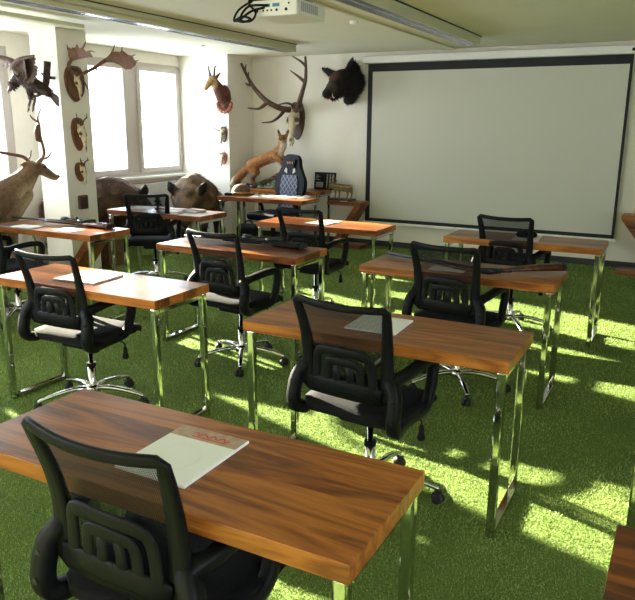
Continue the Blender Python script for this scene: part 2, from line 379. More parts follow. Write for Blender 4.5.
for p0, p1 in ((-2.14, -.81), (-.69, .64)): bbox('pane', (3.262, p0-.005, 1.005), (3.268, p1+.005, 2.365), M['glass'], wn)
for i, (a, c, panes) in enumerate(BAYS[:3]):
    f = MB(); x0, x1 = XW-.11, XW-.005
    f.box((x0, a, Z0), (x1, a+.055, Z1), .006); f.box((x0, c-.055, Z0), (x1, c, Z1), .006)
    f.box((x0, a+.0555, Z0), (x1, c-.0555, Z0+.05), .006); f.box((x0, a+.0555, Z1-.05), (x1, c-.0555, Z1), .006)
    mid = (panes[0][1]+panes[1][0])/2; f.box((x0, mid-.12, Z0+.0505), (x1, mid+.12, Z1-.0505), .006)
    wn = struct(f.build('window_%d' % (i+1), M['frame']))
    for p0, p1 in panes:
        s = MB(); e = .068; xs0, xs1 = XW-.095, XW+.022; za, zb = 1.045, 2.31
        s.box((xs0, p0-e, za-e), (xs1, p0, zb+e), .008); s.box((xs0, p1, za-e), (xs1, p1+e, zb+e), .008)
        s.box((xs0, p0+.0005, za-e), (xs1, p1-.0005, za), .008); s.box((xs0, p0+.0005, zb), (xs1, p1-.0005, zb+e), .008)
        so = s.build('sash', M['frame'], wn)
        bbox('pane', (XW-.045, p0-.005, za-.005), (XW-.040, p1+.005, zb+.005), M['glass'], so)
        g = MB()
        g.box((XW-.060, p1-.006, za), (XW-.057, p1-.002, zb))
        for k in range(30):
            zz = za+(k+.25)*(zb-za)/30; g.box((XW-.060, p1-.018, zz), (XW-.057, p1-.006, zz+.018))
        g.build('blind_cord', M['blue'], so)
    hy = panes[1][0]-.03
    MB().box((XW+.022, hy-.014, 1.60), (XW+.034, hy+.014, 1.68), .004).box((XW+.034, hy-.009, 1.53), (XW+.050, hy+.009, 1.66), .005).build('handle', M['white'], wn)
    if i == 0:
        h = MB()
        for zz in (1.12, 1.22, 2.33): h.box((XW+.0, c-.035, zz), (XW+.03, c-.01, zz+.07), .004)
        h.build('hinge', M['steel'], wn)
    MB().box((XW, a-.05, .90), (XW+.12, c+(.0 if i == 0 else .05), .935), .006).build('window_sill', M['white'], wn)
    if i > 1: continue
    r = thing('radiator_cover', ['white radiator panel under the window right of the pillar, behind the two boars',
        'white radiator panel under the far left window beside the standing deer', 'white radiator panel under the window behind the camera side'][i], 'radiator', (XW, (a+c)/2, 0))
    MB().box((.005, -(c-a)/2+.08, .12), (.075, (c-a)/2-.08, .84), .012).build('panel', M['panel'], r)
    bbox('grille', (.012, -(c-a)/2+.12, .84), (.068, (c-a)/2-.12, .846), M['grey'], r)

# ceiling fixtures
def fixture(xr, xl, y1, label):
    t = thing('ceiling_light', label, 'ceiling light', (0, 0, 0), 0, 'long ceiling lights')
    MB().box((xl-.03, -2.5, 2.50), (xr, y1, ZC-.006), .004).box((xr-.012, -2.5, 2.468), (xr, y1, 2.51)).box((xl-.03, -2.5, 2.468), (xl-.018, y1, 2.51)).box((xl-.03, y1-.012, 2.468), (xr, y1, 2.51)).build('housing', M['fix'], t)
    MB().box((xl, -2.5, ZC-.007), (xr+.012, y1+.01, ZC-.0005)).build('shadow_gap_strip', M['base'], t)  # dark strip paints the shadow gap between housing and ceiling
    l = MB(); y = 1.6
    while y < y1-.02:
        l.box((xl-.016, y, 2.470), (xr-.014, y+.004, 2.497)); y += .05
    l.box((xl-.018, 1.6, 2.470), (xl-.013, y1-.014, 2.498)); l.box((xr-.017, 1.6, 2.470), (xr-.013, y1-.014, 2.498)); mx = (xl+xr)/2-.008
    l.box((mx-.004, 1.6, 2.470), (mx+.004, y1-.014, 2.498))
    l.build('louver', M['louver'], t)
    MB().tube([(mx-.04, 1.6, 2.494), (mx-.04, y1-.03, 2.494)], .005, 8).tube([(mx+.04, 1.6, 2.494), (mx+.04, y1-.03, 2.494)], .005, 8).build('tube_lamp', M['white'], t)
    return t
fixture(-2.16, -2.32, 7.80, 'long cream ceiling light with bright louver right of the projector, ending above the screen')
fixture(-4.34, -4.48, 7.62, 'long cream ceiling light left of the projector, running towards the wall corner')
t = thing('smoke_detector', 'small round white smoke detector on the ceiling between projector and right ceiling light', 'smoke detector', (-2.86, 6.08, ZC))
MB().lathe([(.045, 0), (.045, -.012), (.03, -.018)]).build('base', M['white'], t, True)
MB().lathe([(.030, -.018), (.040, -.022), (.038, -.042), (.02, -.050)]).build('sensor_head', M['white'], t, True)
t = thing('ceiling_spot', 'tiny recessed spot in the white ceiling above the window bay', 'spotlight', (-5.45, 7.25, ZC))
MB().lathe([(.035, 0), (.035, -.01), (.022, -.014)]).build('rim', M['steel'], t, True)
MB().lathe([(.018, -.010), (.018, -.018)]).build('lamp', M['grey'], t)
o = MB().lathe([(.012, 0), (.02, -.01), (.008, -.035)], (-2.45, 6.45, ZC), 12).build('sprinkler_head', M['white'], None, True)
tag(o, 'tiny white sprinkler knob on the ceiling close to the right ceiling light', 'sprinkler')

# screen
t = thing('projection_screen', 'large pale projection screen with black border on the front wall', 'screen', (0, 0, 0))
X0, X1, ZB, ZT, YS = -3.915, -.705, .345, 2.41, 8.80
MB().box((X0-.06, 8.735, 2.412), (X1+.16, YF-.002, 2.505), .012).build('housing', M['white'], t)
b = MB(); b.box((X0, YS-.002, ZB), (X0+.066, YS+.002, ZT)); b.box((X1-.032, YS-.002, ZB), (X1, YS+.002, ZT)); b.box((X0+.066, YS-.002, ZB), (X1-.032, YS+.002, ZB+.045)); b.box((X0+.066, YS-.002, ZT-.10), (X1-.032, YS+.002, ZT))
b.build('border', M['border'], t)
bbox('fabric', (X0+.066, YS-.0015, ZB+.045), (X1-.032, YS+.0015, ZT-.10), M['screen'], t)
MB().box((X0-.02, YS-.02, ZB-.035), (X1+.03, YS+.02, ZB), .008).build('bottom_bar', M['white'], t)
MB().box((X1-.02, 8.72, 2.44), (X1+.02, 8.736, 2.47)).build('motor_switch', M['black'], t)

# ---------------------------------------------------------------- desks
DW, DD, DT, DH = 1.20, .452, .049, .76
def make_desk():
    t = thing('desk', '', 'desk', group='wooden classroom desks')
    o = MB().box((-DW/2, -DD/2, DH-DT), (DW/2, DD/2, DH), .003).build('desktop', M['wood'], t)
    for s in (-1, 1):
        xo = s*(DW/2-.012); xi = xo-s*.035; x0, x1 = min(xo, xi), max(xo, xi); y0, y1 = -DD/2+.010, DD/2-.010; k = .035
        b = MB(); b.box((x0, y0, 0), (x1, y0+k, DH-DT), .007, seg=3); b.box((x0, y1-k, 0), (x1, y1, DH-DT), .007, seg=3)
        b.box((x0+.0005, y0+.034, .0005), (x1-.0005, y1-.034, .03), .004); b.box((x0+.0005, y0+.034, DH-DT-.028), (x1-.0005, y1-.034, DH-DT-.0005), .004)
        b.build('leg_frame', M['chrome'], t)
    return t
desk0 = make_desk()
DESKS = dict(A=(-1.11, 1.338), B=(-1.114, 2.743), C=(-1.194, 4.189), D=(-1.099, 5.608), F=(-2.892, 2.818), G=(-2.850, 4.175), H=(-2.880, 5.589), I=(-4.744, 4.2), J=(-4.72, 5.581), E=(.55, 1.31), P=(.535, 2.72), Q=(.52, 4.19))
DL = dict(A='nearest brown wooden desk in the left foreground, with the large printed pad',
    B='wooden desk with chrome legs directly behind the foreground desk, plain pad under the chair back',
    C='wooden desk carrying the open shotgun with brown stock, in the right-hand file',
    D='wooden desk standing right in front of the projection screen',
    F='sunlit glossy wooden desk at the left edge with a thin pad on it',
    G='wooden desk in the middle carrying a black scoped rifle, striped by sunlight',
    H='wooden desk left of the screen with white sheets, in front of the Z-shaped shelf table',
    I='wooden desk before the pillar carrying a scoped rifle, beside the deer',
    J='wooden desk in front of the two boars, strewn with papers and booklets',
    E='wooden desk corner in the bottom right corner of the photo',
    P='desk outside the right edge, only a thin leg seen above the corner desk',
    Q='desk outside the right edge, only its dark leg base seen right of the shotgun desk')
for i, (k, (x, y)) in enumerate(DESKS.items()):
    if i == 0: desk0.location = (x, y, 0); desk0['label'] = DL[k]
    else: dup(desk0, (x, y, 0), 0, DL[k])
def desk_other(loc, label, w=1.2, d=.452, rz=0):
    pass
dup(desk0, (-4.565, 7.31, 0), 0, 'teacher desk of brown wood with papers, in front of the dark quilted chair')
dup(desk0, (-4.955, 8.42, 0), 0, 'wooden desk against the front wall below the fox, behind the quilted chair')

# ---------------------------------------------------------------- chairs
def make_chair():
    t = thing('office_chair', '', 'chair', group='black mesh office chairs')
    # seat cushion
    b = bmesh.new(); bmesh.ops.create_cube(b, size=1)
    bmesh.ops.subdivide_edges(b, edges=b.edges[:], cuts=9, use_grid_fill=True)
    for v in b.verts:
        x, y, z = v.co*2
        q = max(abs(x), abs(y), 1e-6); L = (abs(x)**5+abs(y)**5)**.2; k = q/L if L > 0 else 1
        x, y = x*k, y*k; e = max(abs(x), abs(y))
        zz = z*.030*(1-.55*sst(.75, 1.0, e)); w_ = .245*(1-.05*max(0, y)*abs(z))
        v.co = Vector((x*w_, y*.235+.005, .468+zz-.035*sst(.5, 1.1, y)-.006*(1-x*x)*(1-y*y)*(z > 0)))
    me = bpy.data.meshes.new('seat'); b.to_mesh(me); b.free(); obj('seat', me, M['blackf'], t, True)
    MB().box((-.20, -.19, .425), (.20, .18, .440), .01).build('seat_shell', M['black'], t)
    # backrest
    def bk(u, v):        # u -1..1 across, v 0..1 up
        hw = .188+.022*v-.010*math.sin(v*PI); y = -.214-.066*v**1.4-.030*(1-u*u)*(.35+.65*v)+.018*math.sin(v*PI); z = .565+.390*v-.010*(1-u*u)*v
        return Vector((u*hw, y, z))
    path = [bk(u, .985) for u in np.linspace(-.93, .93, 13)]+[bk(1, .955)]+[bk(1, v) for v in np.linspace(.86, .10, 11)]+[bk(.97, .03)]+[bk(u, .01) for u in np.linspace(.88, -.88, 11)]+[bk(-.97, .03)]+[bk(-1, v) for v in np.linspace(.10, .86, 11)]+[bk(-1, .955)]
    wd = [.66]*13+[.78]+list(np.linspace(.9, 1.35, 11))+[1.4]+[1.45]*11+[1.4]+list(np.linspace(1.35, .9, 11))+[.78]
    fr = MB().tube(path, wd, 12, True, sec=(.044, .019), ref=(0, 1, 0), power=8).build('back_frame', M['black'], t, True)
    bm = bmesh.new(); g = [[bm.verts.new(bk(u, v)+Vector((0, .006, 0))) for u in np.linspace(-.95, .95, 15)] for v in np.linspace(.03, .97, 15)]
    for i in range(14):
        for j in range(14): bm.faces.new((g[i][j], g[i][j+1], g[i+1][j+1], g[i+1][j]))
    me = bpy.data.meshes.new('mesh_panel'); bm.to_mesh(me); bm.free(); obj('mesh_panel', me, M['mesh'], fr, True)
    off = Vector((0, -.014, 0))
    def lb(u, v): return bk(u, v)+off
    MB().tube(crv([lb(-.72, .03), lb(-.70, .26), lb(-.64, .40), lb(-.46, .455), lb(0, .465), lb(.46, .455), lb(.64, .40), lb(.70, .26), lb(.72, .03)], 5), 1, 10, sec=(.040, .010), ref=(0, 1, 0), power=8).build('lumbar_hoop', M['black'], fr, True)
    MB().tube(crv([lb(-.42, .03), lb(-.42, .22), lb(-.36, .325), lb(-.2, .345), lb(0, .348), lb(.2, .345), lb(.36, .325), lb(.42, .22), lb(.42, .03)], 5), 1, 10, sec=(.036, .009), ref=(0, 1, 0), power=8).build('lumbar_inner_hoop', M['black'], fr, True)
    for u in (-.14, .14): MB().tube([lb(u*1.3, .03), lb(u*1.15, .2), lb(u, .34)], 1, 8, sec=(.034, .009), ref=(0, 1, 0), power=8).build('lumbar_rib', M['black'], fr, True)
    MB().tube([lb(-.93, .045), lb(-.5, .06), lb(0, .065), lb(.5, .06), lb(.93, .045)], 1, 10, sec=(.062, .014), ref=(0, 1, 0), power=5).build('lumbar_bar', M['black'], fr, True)
    for s in (-1, 1):
        x = s*.238
        pts = [(x-s*.034, -.205, .640), (x-s*.01, -.15, .658), (x, -.05, .672), (x, .06, .672), (x, .102, .655), (x, .108, .61), (x, .085, .53), (x, .050, .470), (x-s*.01, -.01, .450), (x-s*.02, -.10, .442), (x-s*.01, -.185, .440), (x, -.232, .452), (x, -.250, .490), (x, -.244, .54), (x-s*.008, -.226, .600)]
        q = crv(pts, 4, True)
        ar = MB().tube(q, [1.2 if (p.y < -.18) else 1.0 for p in q], 12, True, sec=(.042, .040), ref=(1, 0, 0), power=8).build('armrest', M['black'], t, True)
        for yy, zz in ((-.268, .505), (-.252, .575)):
            MB().tube([(x, yy, zz), (x, yy-.010, zz)], .009, 10).build('bolt', M['gun'], ar)
    MB().box((-.09, -.13, .385), (.09, .13, .427), .012).build('tilt_mechanism', M['black'], t)
    lv = MB().tube(crv([(.05, .04, .40), (.17, .05, .405), (.215, .05, .398), (.222, .05, .375)], 5), .005, 8).build('height_lever', M['gun'], t, True)
    MB().lathe([(.006, .002), (.011, -.01), (.013, -.035), (.019, -.055), (.017, -.068), (.004, -.072)], (.222, .05, .375), 12).build('lever_knob', M['black'], lv, True)
    g = MB().lathe([(.013, .40), (.013, .25), (.0235, .25), (.0235, .10), (.0235, .09)], n=16).build('gas_column', M['chrome'], t, True)
    MB().lathe([(.027, .262), (.027, .240)], n=16).build('collar', M['black'], g)
    b = MB(); b.lathe([(.03, .075), (.045, .085), (.045, .115), (.03, .125)], n=16)
    ca = []
    for k in range(5):
        a = 2*PI*k/5+.35; dx, dy = math.cos(a), math.sin(a)
        b.tube(crv([(dx*.03, dy*.03, .105), (dx*.10, dy*.10, .112), (dx*.20, dy*.20, .100), (dx*.275, dy*.275, .082), (dx*.310, dy*.310, .070)], 4), [1.2]*5+[1.05]*6+[.85]*6, 10, sec=(.032, .022), ref=(0, 0, 1))
        ca.append((dx*.300, dy*.300, a))
    st = b.build('star_base', M['chrome'], t, True)
    for cx, cy, a in ca:
        c = MB(); a2 = a+1.1; ax = Vector((math.cos(a2), math.sin(a2), 0)); ct = Vector((cx, cy, .026))-Vector((-ax.y, ax.x, 0))*.012
        for s in (-1, 1): c.tube([ct+ax*s*.006, ct+ax*s*.012, ct+ax*s*.024], [.0255, .026, .022], 14)
        c.tube([Vector((cx, cy, .03)), Vector((cx, cy, .072))], .008, 8)
        hood = [ct+Vector((-ax.y, ax.x, 0))*.03*math.cos(q)+Vector((0, 0, .03*math.sin(q))) for q in np.linspace(-.2, 2.2, 7)]
        c.tube(hood, 1, 8, sec=(.03, .006), ref=(0, 0, 1))
        c.build('caster', M['rubber'], st, True)
    return t
R_ = math.radians
ch0 = make_chair()
CH = [((-1.084, 1.278), R_(-1.5), 'black mesh chair nearest the viewer, at the foreground desk, its base out of frame'),
      ((-1.115, 2.62), R_(-6), 'black mesh chair right behind the foreground desk, pad showing through its back'),
      ((-1.161, 4.10), R_(-9), 'black mesh chair at the desk with the open shotgun'),
      ((-1.174, 5.61), R_(-7), 'black mesh chair farthest right, in front of the projection screen'),
      ((-2.975, 2.79), R_(1), 'black mesh chair at the sunlit glossy desk on the left'),
      ((-2.634, 3.85), R_(-6), 'black mesh chair with oval armrest at the desk with the black scoped rifle'),
      ((-2.781, 5.224), R_(-3), 'black mesh chair at the sun-striped desk below the teacher desk'),
      ((-4.89, 3.84), R_(-8), 'black mesh chair cut by the left edge, beside the standing deer'),
      ((-4.817, 5.50), R_(28), 'black mesh chair turned towards the window in front of the boars')]
for i, (p, r, l) in enumerate(CH):
    if i == 0: ch0.location = (*p, 0); ch0.rotation_euler = (0, 0, r); ch0['label'] = l
    else: dup(ch0, (*p, 0), r, l)

# quilted high-back chair
t = thing('swivel_chair', 'high-backed dark chair with blue diamond quilting behind the teacher desk', 'chair', (-4.77, 7.76, 0), R_(172))
ol = [(-.155, .62), (-.235, .76), (-.245, .90), (-.20, 1.0), (-.15, 1.10), (-.125, 1.20), (-.07, 1.25), (.07, 1.25), (.125, 1.20), (.15, 1.10), (.20, 1.0), (.245, .90), (.235, .76), (.155, .62), (.14, .50), (-.14, .50)]
sm = [(v.x, v.y) for v in crv([(x, z, 0) for x, z in ol], 4, True)]
tilt = Matrix.Translation((0, -.26, 0)) @ Matrix.Rotation(R_(8), 4, 'X') @ Matrix.Translation((0, 0, 0))
bk = MB().prism(sm, .07, tilt).build('backrest', M['navy'], t)
md = bk.modifiers.new('b', 'BEVEL'); md.width = .02; md.segments = 3; md.limit_method = 'ANGLE'
qo = [(-.11, .55), (-.14, .75), (-.145, .88), (-.115, .98), (.115, .98), (.145, .88), (.14, .75), (.11, .55)]
MB().prism(qo, .02, tilt @ Matrix.Translation((0, .036, 0))).build('quilted_panel', M['quilt'], bk)
MB().prism([(-.07, 1.09), (-.085, 1.19), (.085, 1.19), (.07, 1.09)], .035, tilt @ Matrix.Translation((0, .04, 0))).build('head_cushion', M['black'], bk)
e = MB()
for sx in (-1, 1): e.prism([(sx*.05, 1.0), (sx*.095, 1.03), (sx*.075, 1.075), (sx*.05, 1.06)], .01, tilt @ Matrix.Translation((0, .040, 0)))
e.build('belt_slot', M['grey'], bk)
e = MB()
for k in range(5): e.tube([tilt @ Vector((-.05+k*.02, .061, 1.125+.012*(k % 2))), tilt @ Vector((-.035+k*.02, .061, 1.155-.01*(k % 2)))], .005, 6)
e.build('stitched_emblem', M['orange'], bk)
MB().box((-.25, -.24, .42), (.25, .26, .52), .04, seg=3).build('seat', M['navy'], t)
for s in (-1, 1):
    MB().tube(crv([(s*.29, -.15, .44), (s*.31, -.12, .60), (s*.31, .0, .66)], 4), 1, 8, sec=(.03, .05), ref=(0, 1, 0)).box((s*.31-.04, -.13, .65), (s*.31+.04, .13, .68), .012).build('armrest', M['black'], t)
MB().lathe([(.03, .42), (.03, .10)], n=14).build('gas_column', M['black'], t)
b = MB()
for k in range(5):
    a = 2*PI*k/5+.2; b.tube([(0, 0, .10), (math.cos(a)*.30, math.sin(a)*.30, .07)], 1, 8, sec=(.04, .03), ref=(0, 0, 1))
st = b.build('star_base', M['black'], t)
for k in range(5):
    a = 2*PI*k/5+.2; c = Vector((math.cos(a)*.29, math.sin(a)*.29, .03)); q = Vector((-math.sin(a), math.cos(a), 0))
    MB().tube([c-q*.025, c+q*.025], .03, 12).tube([c, c+Vector((0, 0, .045))], .008, 6).build('caster', M['rubber'], st)

# ---------------------------------------------------------------- pads and papers
def pad(name, ctr, wx, wy, rz, label, cat, th=.006, z=DH, band=False, matn='paper', group=None):
    t = thing(name, label, cat, (ctr[0], ctr[1], z+.0005), rz, group)
    MB().box((-wx/2, -wy/2, 0), (wx/2, wy/2, th), .001).build('sheets', M[matn], t)
    if band:
        bd = bbox('printed_band', (-wx/2+.002, wy/2-.065, th), (wx/2-.002, wy/2-.002, th+.0006), M['band'], t)
        r = MB()
        pts = [(-.05+.011*k, wy/2-.035+.010*math.sin(k*2.3), th+.001) for k in range(12)]
        r.tube(crv(pts, 3), 1, 6, sec=(.005, .0012), ref=(0, 0, 1)); r.box((-.045, wy/2-.053, th), (.07, wy/2-.049, th+.0012)); r.build('red_script', M['red'], bd)
        q = MB(); pts = [(.06*math.cos(k*.35)-.0, .075*math.sin(k*.35)-.03, th+.0006) for k in range(18)]
        q.tube(pts, 1, 4, True, sec=(.003, .0008), ref=(0, 0, 1)); q.build('faint_watermark', M['beige'], t)
    else:
        MB().box((-wx/2+.01, wy/2-.03, th), (wx/2-.01, wy/2-.026, th+.0006)).build('head_line', M['beige'], t)
    return t
pad('writing_pad', (-1.105, 1.335), .225, .285, R_(0), 'large white desk pad with brown printed head and red script on the foreground desk', 'pad', .008, band=True)
pad('writing_pad', (-1.14, 2.745), .235, .24, R_(2), 'plain white pad seen partly through the chair back, second desk behind the foreground', 'pad', .008)
pad('writing_pad', (-1.25, 4.10), .22, .13, R_(2), 'narrow pad lying under the open shotgun', 'pad', .005)
pad('writing_pad', (-1.085, 5.62), .20, .32, R_(4), 'white pad below the dark cap in front of the screen', 'pad', .006)
pad('writing_pad', (-2.98, 2.825), .285, .26, R_(5), 'thin pad catching sunlight on the left glossy desk', 'pad', .010)
pad('writing_pad', (-2.90, 5.60), .22, .30, R_(-6), 'white sheets with glasses on the desk left of the screen', 'pad', .005)
pad('writing_pad', (-4.98, 4.07), .24, .15, R_(3), 'white sheet in front of the scoped rifle near the pillar', 'pad', .004)
pad('writing_pad', (-4.52, 4.11), .22, .16, R_(-4), 'white sheet at the right end of the rifle desk near the pillar', 'pad', .004)
t = thing('flat_cap', 'dark flat cap lying on the white pad in front of the screen', 'cap', (-1.10, 5.66, DH+.007), R_(20))
MB().lathe([(.075, 0), (.085, .012), (.075, .035), (.04, .045), (.005, .047)], n=20).build('crown', M['blackf'], t, True)
MB().box((-.05, .05, .002), (.05, .125, .010), .004).build('peak', M['black'], t)
t = thing('reading_glasses', 'dark pair of glasses on the white sheets left of the screen', 'glasses', (-2.93, 5.57, DH+.006), R_(-30))
for s in (-1, 1):
    MB().tube([(s*.033+.025*math.cos(a), .022*math.sin(a)*.3, .017+.017*math.sin(a)) for a in np.linspace(0, 2*PI, 13)[:-1]], .003, 6, True).build('rim', M['black'], t)
    MB().tube([(s*.058, 0, .02), (s*.06, .06, .018), (s*.055, .12, .004)], .003, 6).build('temple', M['black'], t)
MB().tube([(-.01, 0, .022), (.01, 0, .022)], .003, 6).build('bridge', M['black'], t)
# J desk clutter
pad('loose_paper', (-5.09, 5.66), .21, .24, R_(25), 'loose white paper at the left end of the boar desk', 'paper', .003)
pad('loose_paper', (-4.90, 5.73), .21, .15, R_(-30), 'white paper beside the small dark ornament on the boar desk', 'paper', .003)
for k, (x, y, w_, d_, r, mt, lb) in enumerate([(-4.66, 5.62, .26, .15, 5, 'booksp', 'rust brown booklet lying below the snout of the right boar'), (-4.42, 5.66, .20, .15, -8, 'plank', 'brown booklet at the right end of the boar desk'), (-4.55, 5.46, .20, .13, 12, 'paper', 'pale booklet at the front of the boar desk')]):
    t = thing('booklet', lb, 'booklet', (x, y, DH+.001), R_(r))
    MB().box((-w_/2, -d_/2, 0), (w_/2, d_/2, .003), .001).box((-w_/2, -d_/2, .017), (w_/2, d_/2, .020), .001).box((-w_/2, d_/2-.003, 0), (w_/2, d_/2, .02)).build('cover', M[mt], t)
    MB().box((-w_/2+.004, -d_/2+.004, .003), (w_/2-.004, d_/2-.004, .017)).build('pages', M['paper'], t)
t = thing('ornament', 'small dark tree-shaped ornament on the boar desk', 'ornament', (-4.86, 5.62, DH+.001))
MB().lathe([(.035, 0), (.035, .012), (.012, .016), (.010, .04)], n=14).build('foot', M['black'], t, True)
MB().lathe([(.01, .035), (.052, .04), (.022, .075), (.042, .078), (.015, .11), (.030, .113), (.003, .155)], n=14).build('cone', M['greenb'], t)
# K desk clutter
for k, (x, y, w_, d_, r, lb) in enumerate([(-4.62, 7.28, .30, .21, 8, 'open white magazine at the middle of the teacher desk'), (-4.36, 7.36, .28, .21, -12, 'glossy white magazine near the right end of the teacher desk'), (-4.18, 7.44, .20, .26, 20, 'small pale leaflet at the right end of the teacher desk')]):
    t = thing('magazine', lb, 'magazine', (x, y, DH+.001), R_(r))
    MB().loft([[Vector((u*w_/2, yy, .004+.012*(1-abs(abs(u)*2-1)**2))) for u in np.linspace(-1, 1, 11)] + [Vector((u*w_/2, yy, 0)) for u in np.linspace(1, -1, 11)] for yy in (-d_/2, d_/2)]).build('pages', M['paper'], t)
    MB().box((-w_/2+.03, -.06, .016), (-.03, .06, .0175)).build('picture', M['magblue'], t)
t = thing('felt_hat', 'rounded brown hat with pale top at the left end of the teacher desk', 'hat', (-4.99, 7.36, DH+.001), R_(10))
MB().lathe([(.105, 0), (.125, .03), (.115, .075), (.085, .115), (.04, .135), (.004, .138)], n=24).build('crown', M['brownleather'], t, True)
MB().lathe([(.10, 0), (.155, .004), (.16, .010), (.10, .014)], n=24).build('brim', M['brownleather'], t, True)
MB().lathe([(.120, .018), (.1265, .03), (.1235, .045)], n=24).build('hat_band', M['gold'], t, True)
t = thing('cable_adapter', 'black adapter with cable at the far left end of the teacher desk', 'adapter', (-5.09, 7.24, DH+.001), R_(15))
MB().box((-.06, -.035, 0), (.05, .035, .03), .010).build('body', M['black'], t)
MB().tube(crv([(.05, 0, .015), (.09, .02, .008), (.10, .07, .005), (.04, .09, .005)], 5), .004, 6).build('cable', M['black'], t)
# board of small pictures on the wall desk
t = thing('display_board', 'black printed board with white rows leaning on the wall right of the quilted chair', 'board', (-4.44, 8.60, DH+.001), 0)
Q = Matrix.Rotation(R_(-8), 4, 'X')
MB().box((-.17, -.012, 0), (.155, .012, .235), .003, Q).build('board', M['black'], t)
b = MB()
for i in range(3):
    for j in range(11):
        wdt = .018+.012*((i*7+j*3) % 3)/2; b.box((.02+i*.042, -.0135, .02+j*.018), (.02+i*.042+wdt, -.0121, .027+j*.018), 0, Q)
for j in range(4): b.box((-.15, -.0135, .19-j*.02), (-.15+.05+.02*(j % 2), -.0121, .194-j*.02), 0, Q)
b.build('printed_rows', M['silver'], t)
b = MB(); b.box((-.14, -.0135, .03), (-.03, -.0121, .10), 0, Q); b.build('printed_picture', M['rock'], t)

# ---------------------------------------------------------------- rifles
def rifle(loc, rz, label, L=1.05, scope=True, stock='black'):
    t = thing('rifle', label, 'rifle', loc, rz, 'hunting rifles laid on desks')
    sm = M[stock]
    b = MB().tube([(-L*.5, 0, .032), (-L*.1, 0, .034), (L*.12, 0, .034)], [.008, .010, .013], 12).build('barrel', M['gun'], t, True)
    MB().box((-L*.49, -.003, .038), (-L*.475, .003, .050), .001).build('front_sight', M['gun'], b)
    MB().box((L*.06, -.016, .018), (L*.24, .016, .050), .006).build('receiver', M['gun'], t)
    fo = crv([(-L*.16, 0, .026), (0, 0, .024), (L*.10, 0, .024), (L*.22, 0, .022), (L*.28, -.012, .020), (L*.34, -.010, .020), (L*.5, -.030, .022)], 4)
    k = len(fo); MB().tube(fo, [.55+.25*math.sin(i/k*3.1) if i < k*.5 else (.75+.75*((i/k-.5)*2)**1.5) for i in range(k)], 10, sec=(.072, .040), ref=(0, 0, 1), power=2.6).build('stock', sm, t, True)
    MB().box((L*.5-.002, -.085, .004), (L*.5+.014, .026, .040), .005).build('butt_pad', M['rubber'], t)
    MB().tube(crv([(L*.17, -.014, .024), (L*.19, -.045, .022), (L*.24, -.045, .022), (L*.26, -.016, .022)], 4), .003, 6).build('trigger_guard', M['gun'], t)
    if scope:
        z = .040; s = MB().tube([(-L*.02, .055, z), (L*.02, .055, z), (L*.05, .055, z), (L*.20, .055, z), (L*.23, .055, z), (L*.30, .055, z)], [.026, .026, .015, .015, .020, .020], 14)
        s.tube([(L*.125, .055, z), (L*.125, .055, z+.03)], .010, 10).tube([(L*.125, .055, z), (L*.125, .083, z)], .010, 10)
        so = s.build('scope', M['gun'], t, True)
        MB().box((L*.07, .012, .030), (L*.085, .05, .048)).box((L*.18, .012, .030), (L*.195, .05, .048)).build('scope_mount', M['gun'], so)
    MB().tube([(L*.21, -.012, .045), (L*.215, -.035, .055)], .004, 8).sph((L*.216, -.04, .057), .009, 1).build('bolt_handle', M['steel'], t)
    return t
rifle((-2.88, 4.25, DH), R_(6), 'black scoped rifle on the sun-striped desk in the middle', 1.0)
rifle((-4.83, 4.30, DH), R_(5), 'scoped rifle lying along the desk in front of the pillar', 1.12, True, 'woodk')
t = thing('shotgun', 'broken open shotgun with brown wooden stock on the right-hand desk', 'shotgun', (-1.02, 4.035, DH), 0)
def pl(x, y, z): return Vector((x+1.02, y-4.035, z))
b = MB()
d = (Vector((-1.75, 4.33, 0))-Vector((-1.03, 4.04, 0))).normalized(); nrm = Vector((-d.y, d.x, 0))
for s in (-1, 1): b.tube([pl(-1.03, 4.04, .028)+nrm*s*.0085, pl(-1.75, 4.33, .024)+nrm*s*.0075], [.0125, .0095], 12)
ba = b.build('barrels', M['gun'], t, True)
MB().tube([pl(-1.06, 4.05, .022), pl(-1.30, 4.148, .020)], [1, .75], 10, sec=(.045, .03), ref=(0, 0, 1), power=2.5).build('fore_end', M['woodk'], t, True)
MB().tube([pl(-1.06, 4.045, .026), pl(-.985, 4.04, .028), pl(-.93, 4.075, .030)], [.9, 1.1, .9], 10, sec=(.05, .036), ref=(0, 0, 1)).build('action', M['gun'], t, True)
sp = crv([pl(-.94, 4.068, .032), pl(-.87, 4.115, .036), pl(-.78, 4.18, .042), pl(-.62, 4.30, .046)], 5)
MB().tube(sp, [.55, .52, .5, .5, .52, .56, .6, .66, .72, .8, .86, .92, .98, 1.04, 1.1, 1.12], 12, sec=(.085, .042), ref=(0, 0, 1), power=2.4).build('stock', M['woodk'], t, True)
MB().tube([pl(-.622, 4.298, .046), pl(-.606, 4.310, .046)], 1.12, 12, sec=(.086, .043), ref=(0, 0, 1), power=2.4).build('butt_pad', M['rubber'], t, True)
MB().tube(crv([pl(-.95, 4.05, .03), pl(-.90, 4.035, .03), pl(-.86, 4.06, .03), pl(-.86, 4.10, .034)], 4), .003, 6).build('trigger_guard', M['gun'], t)

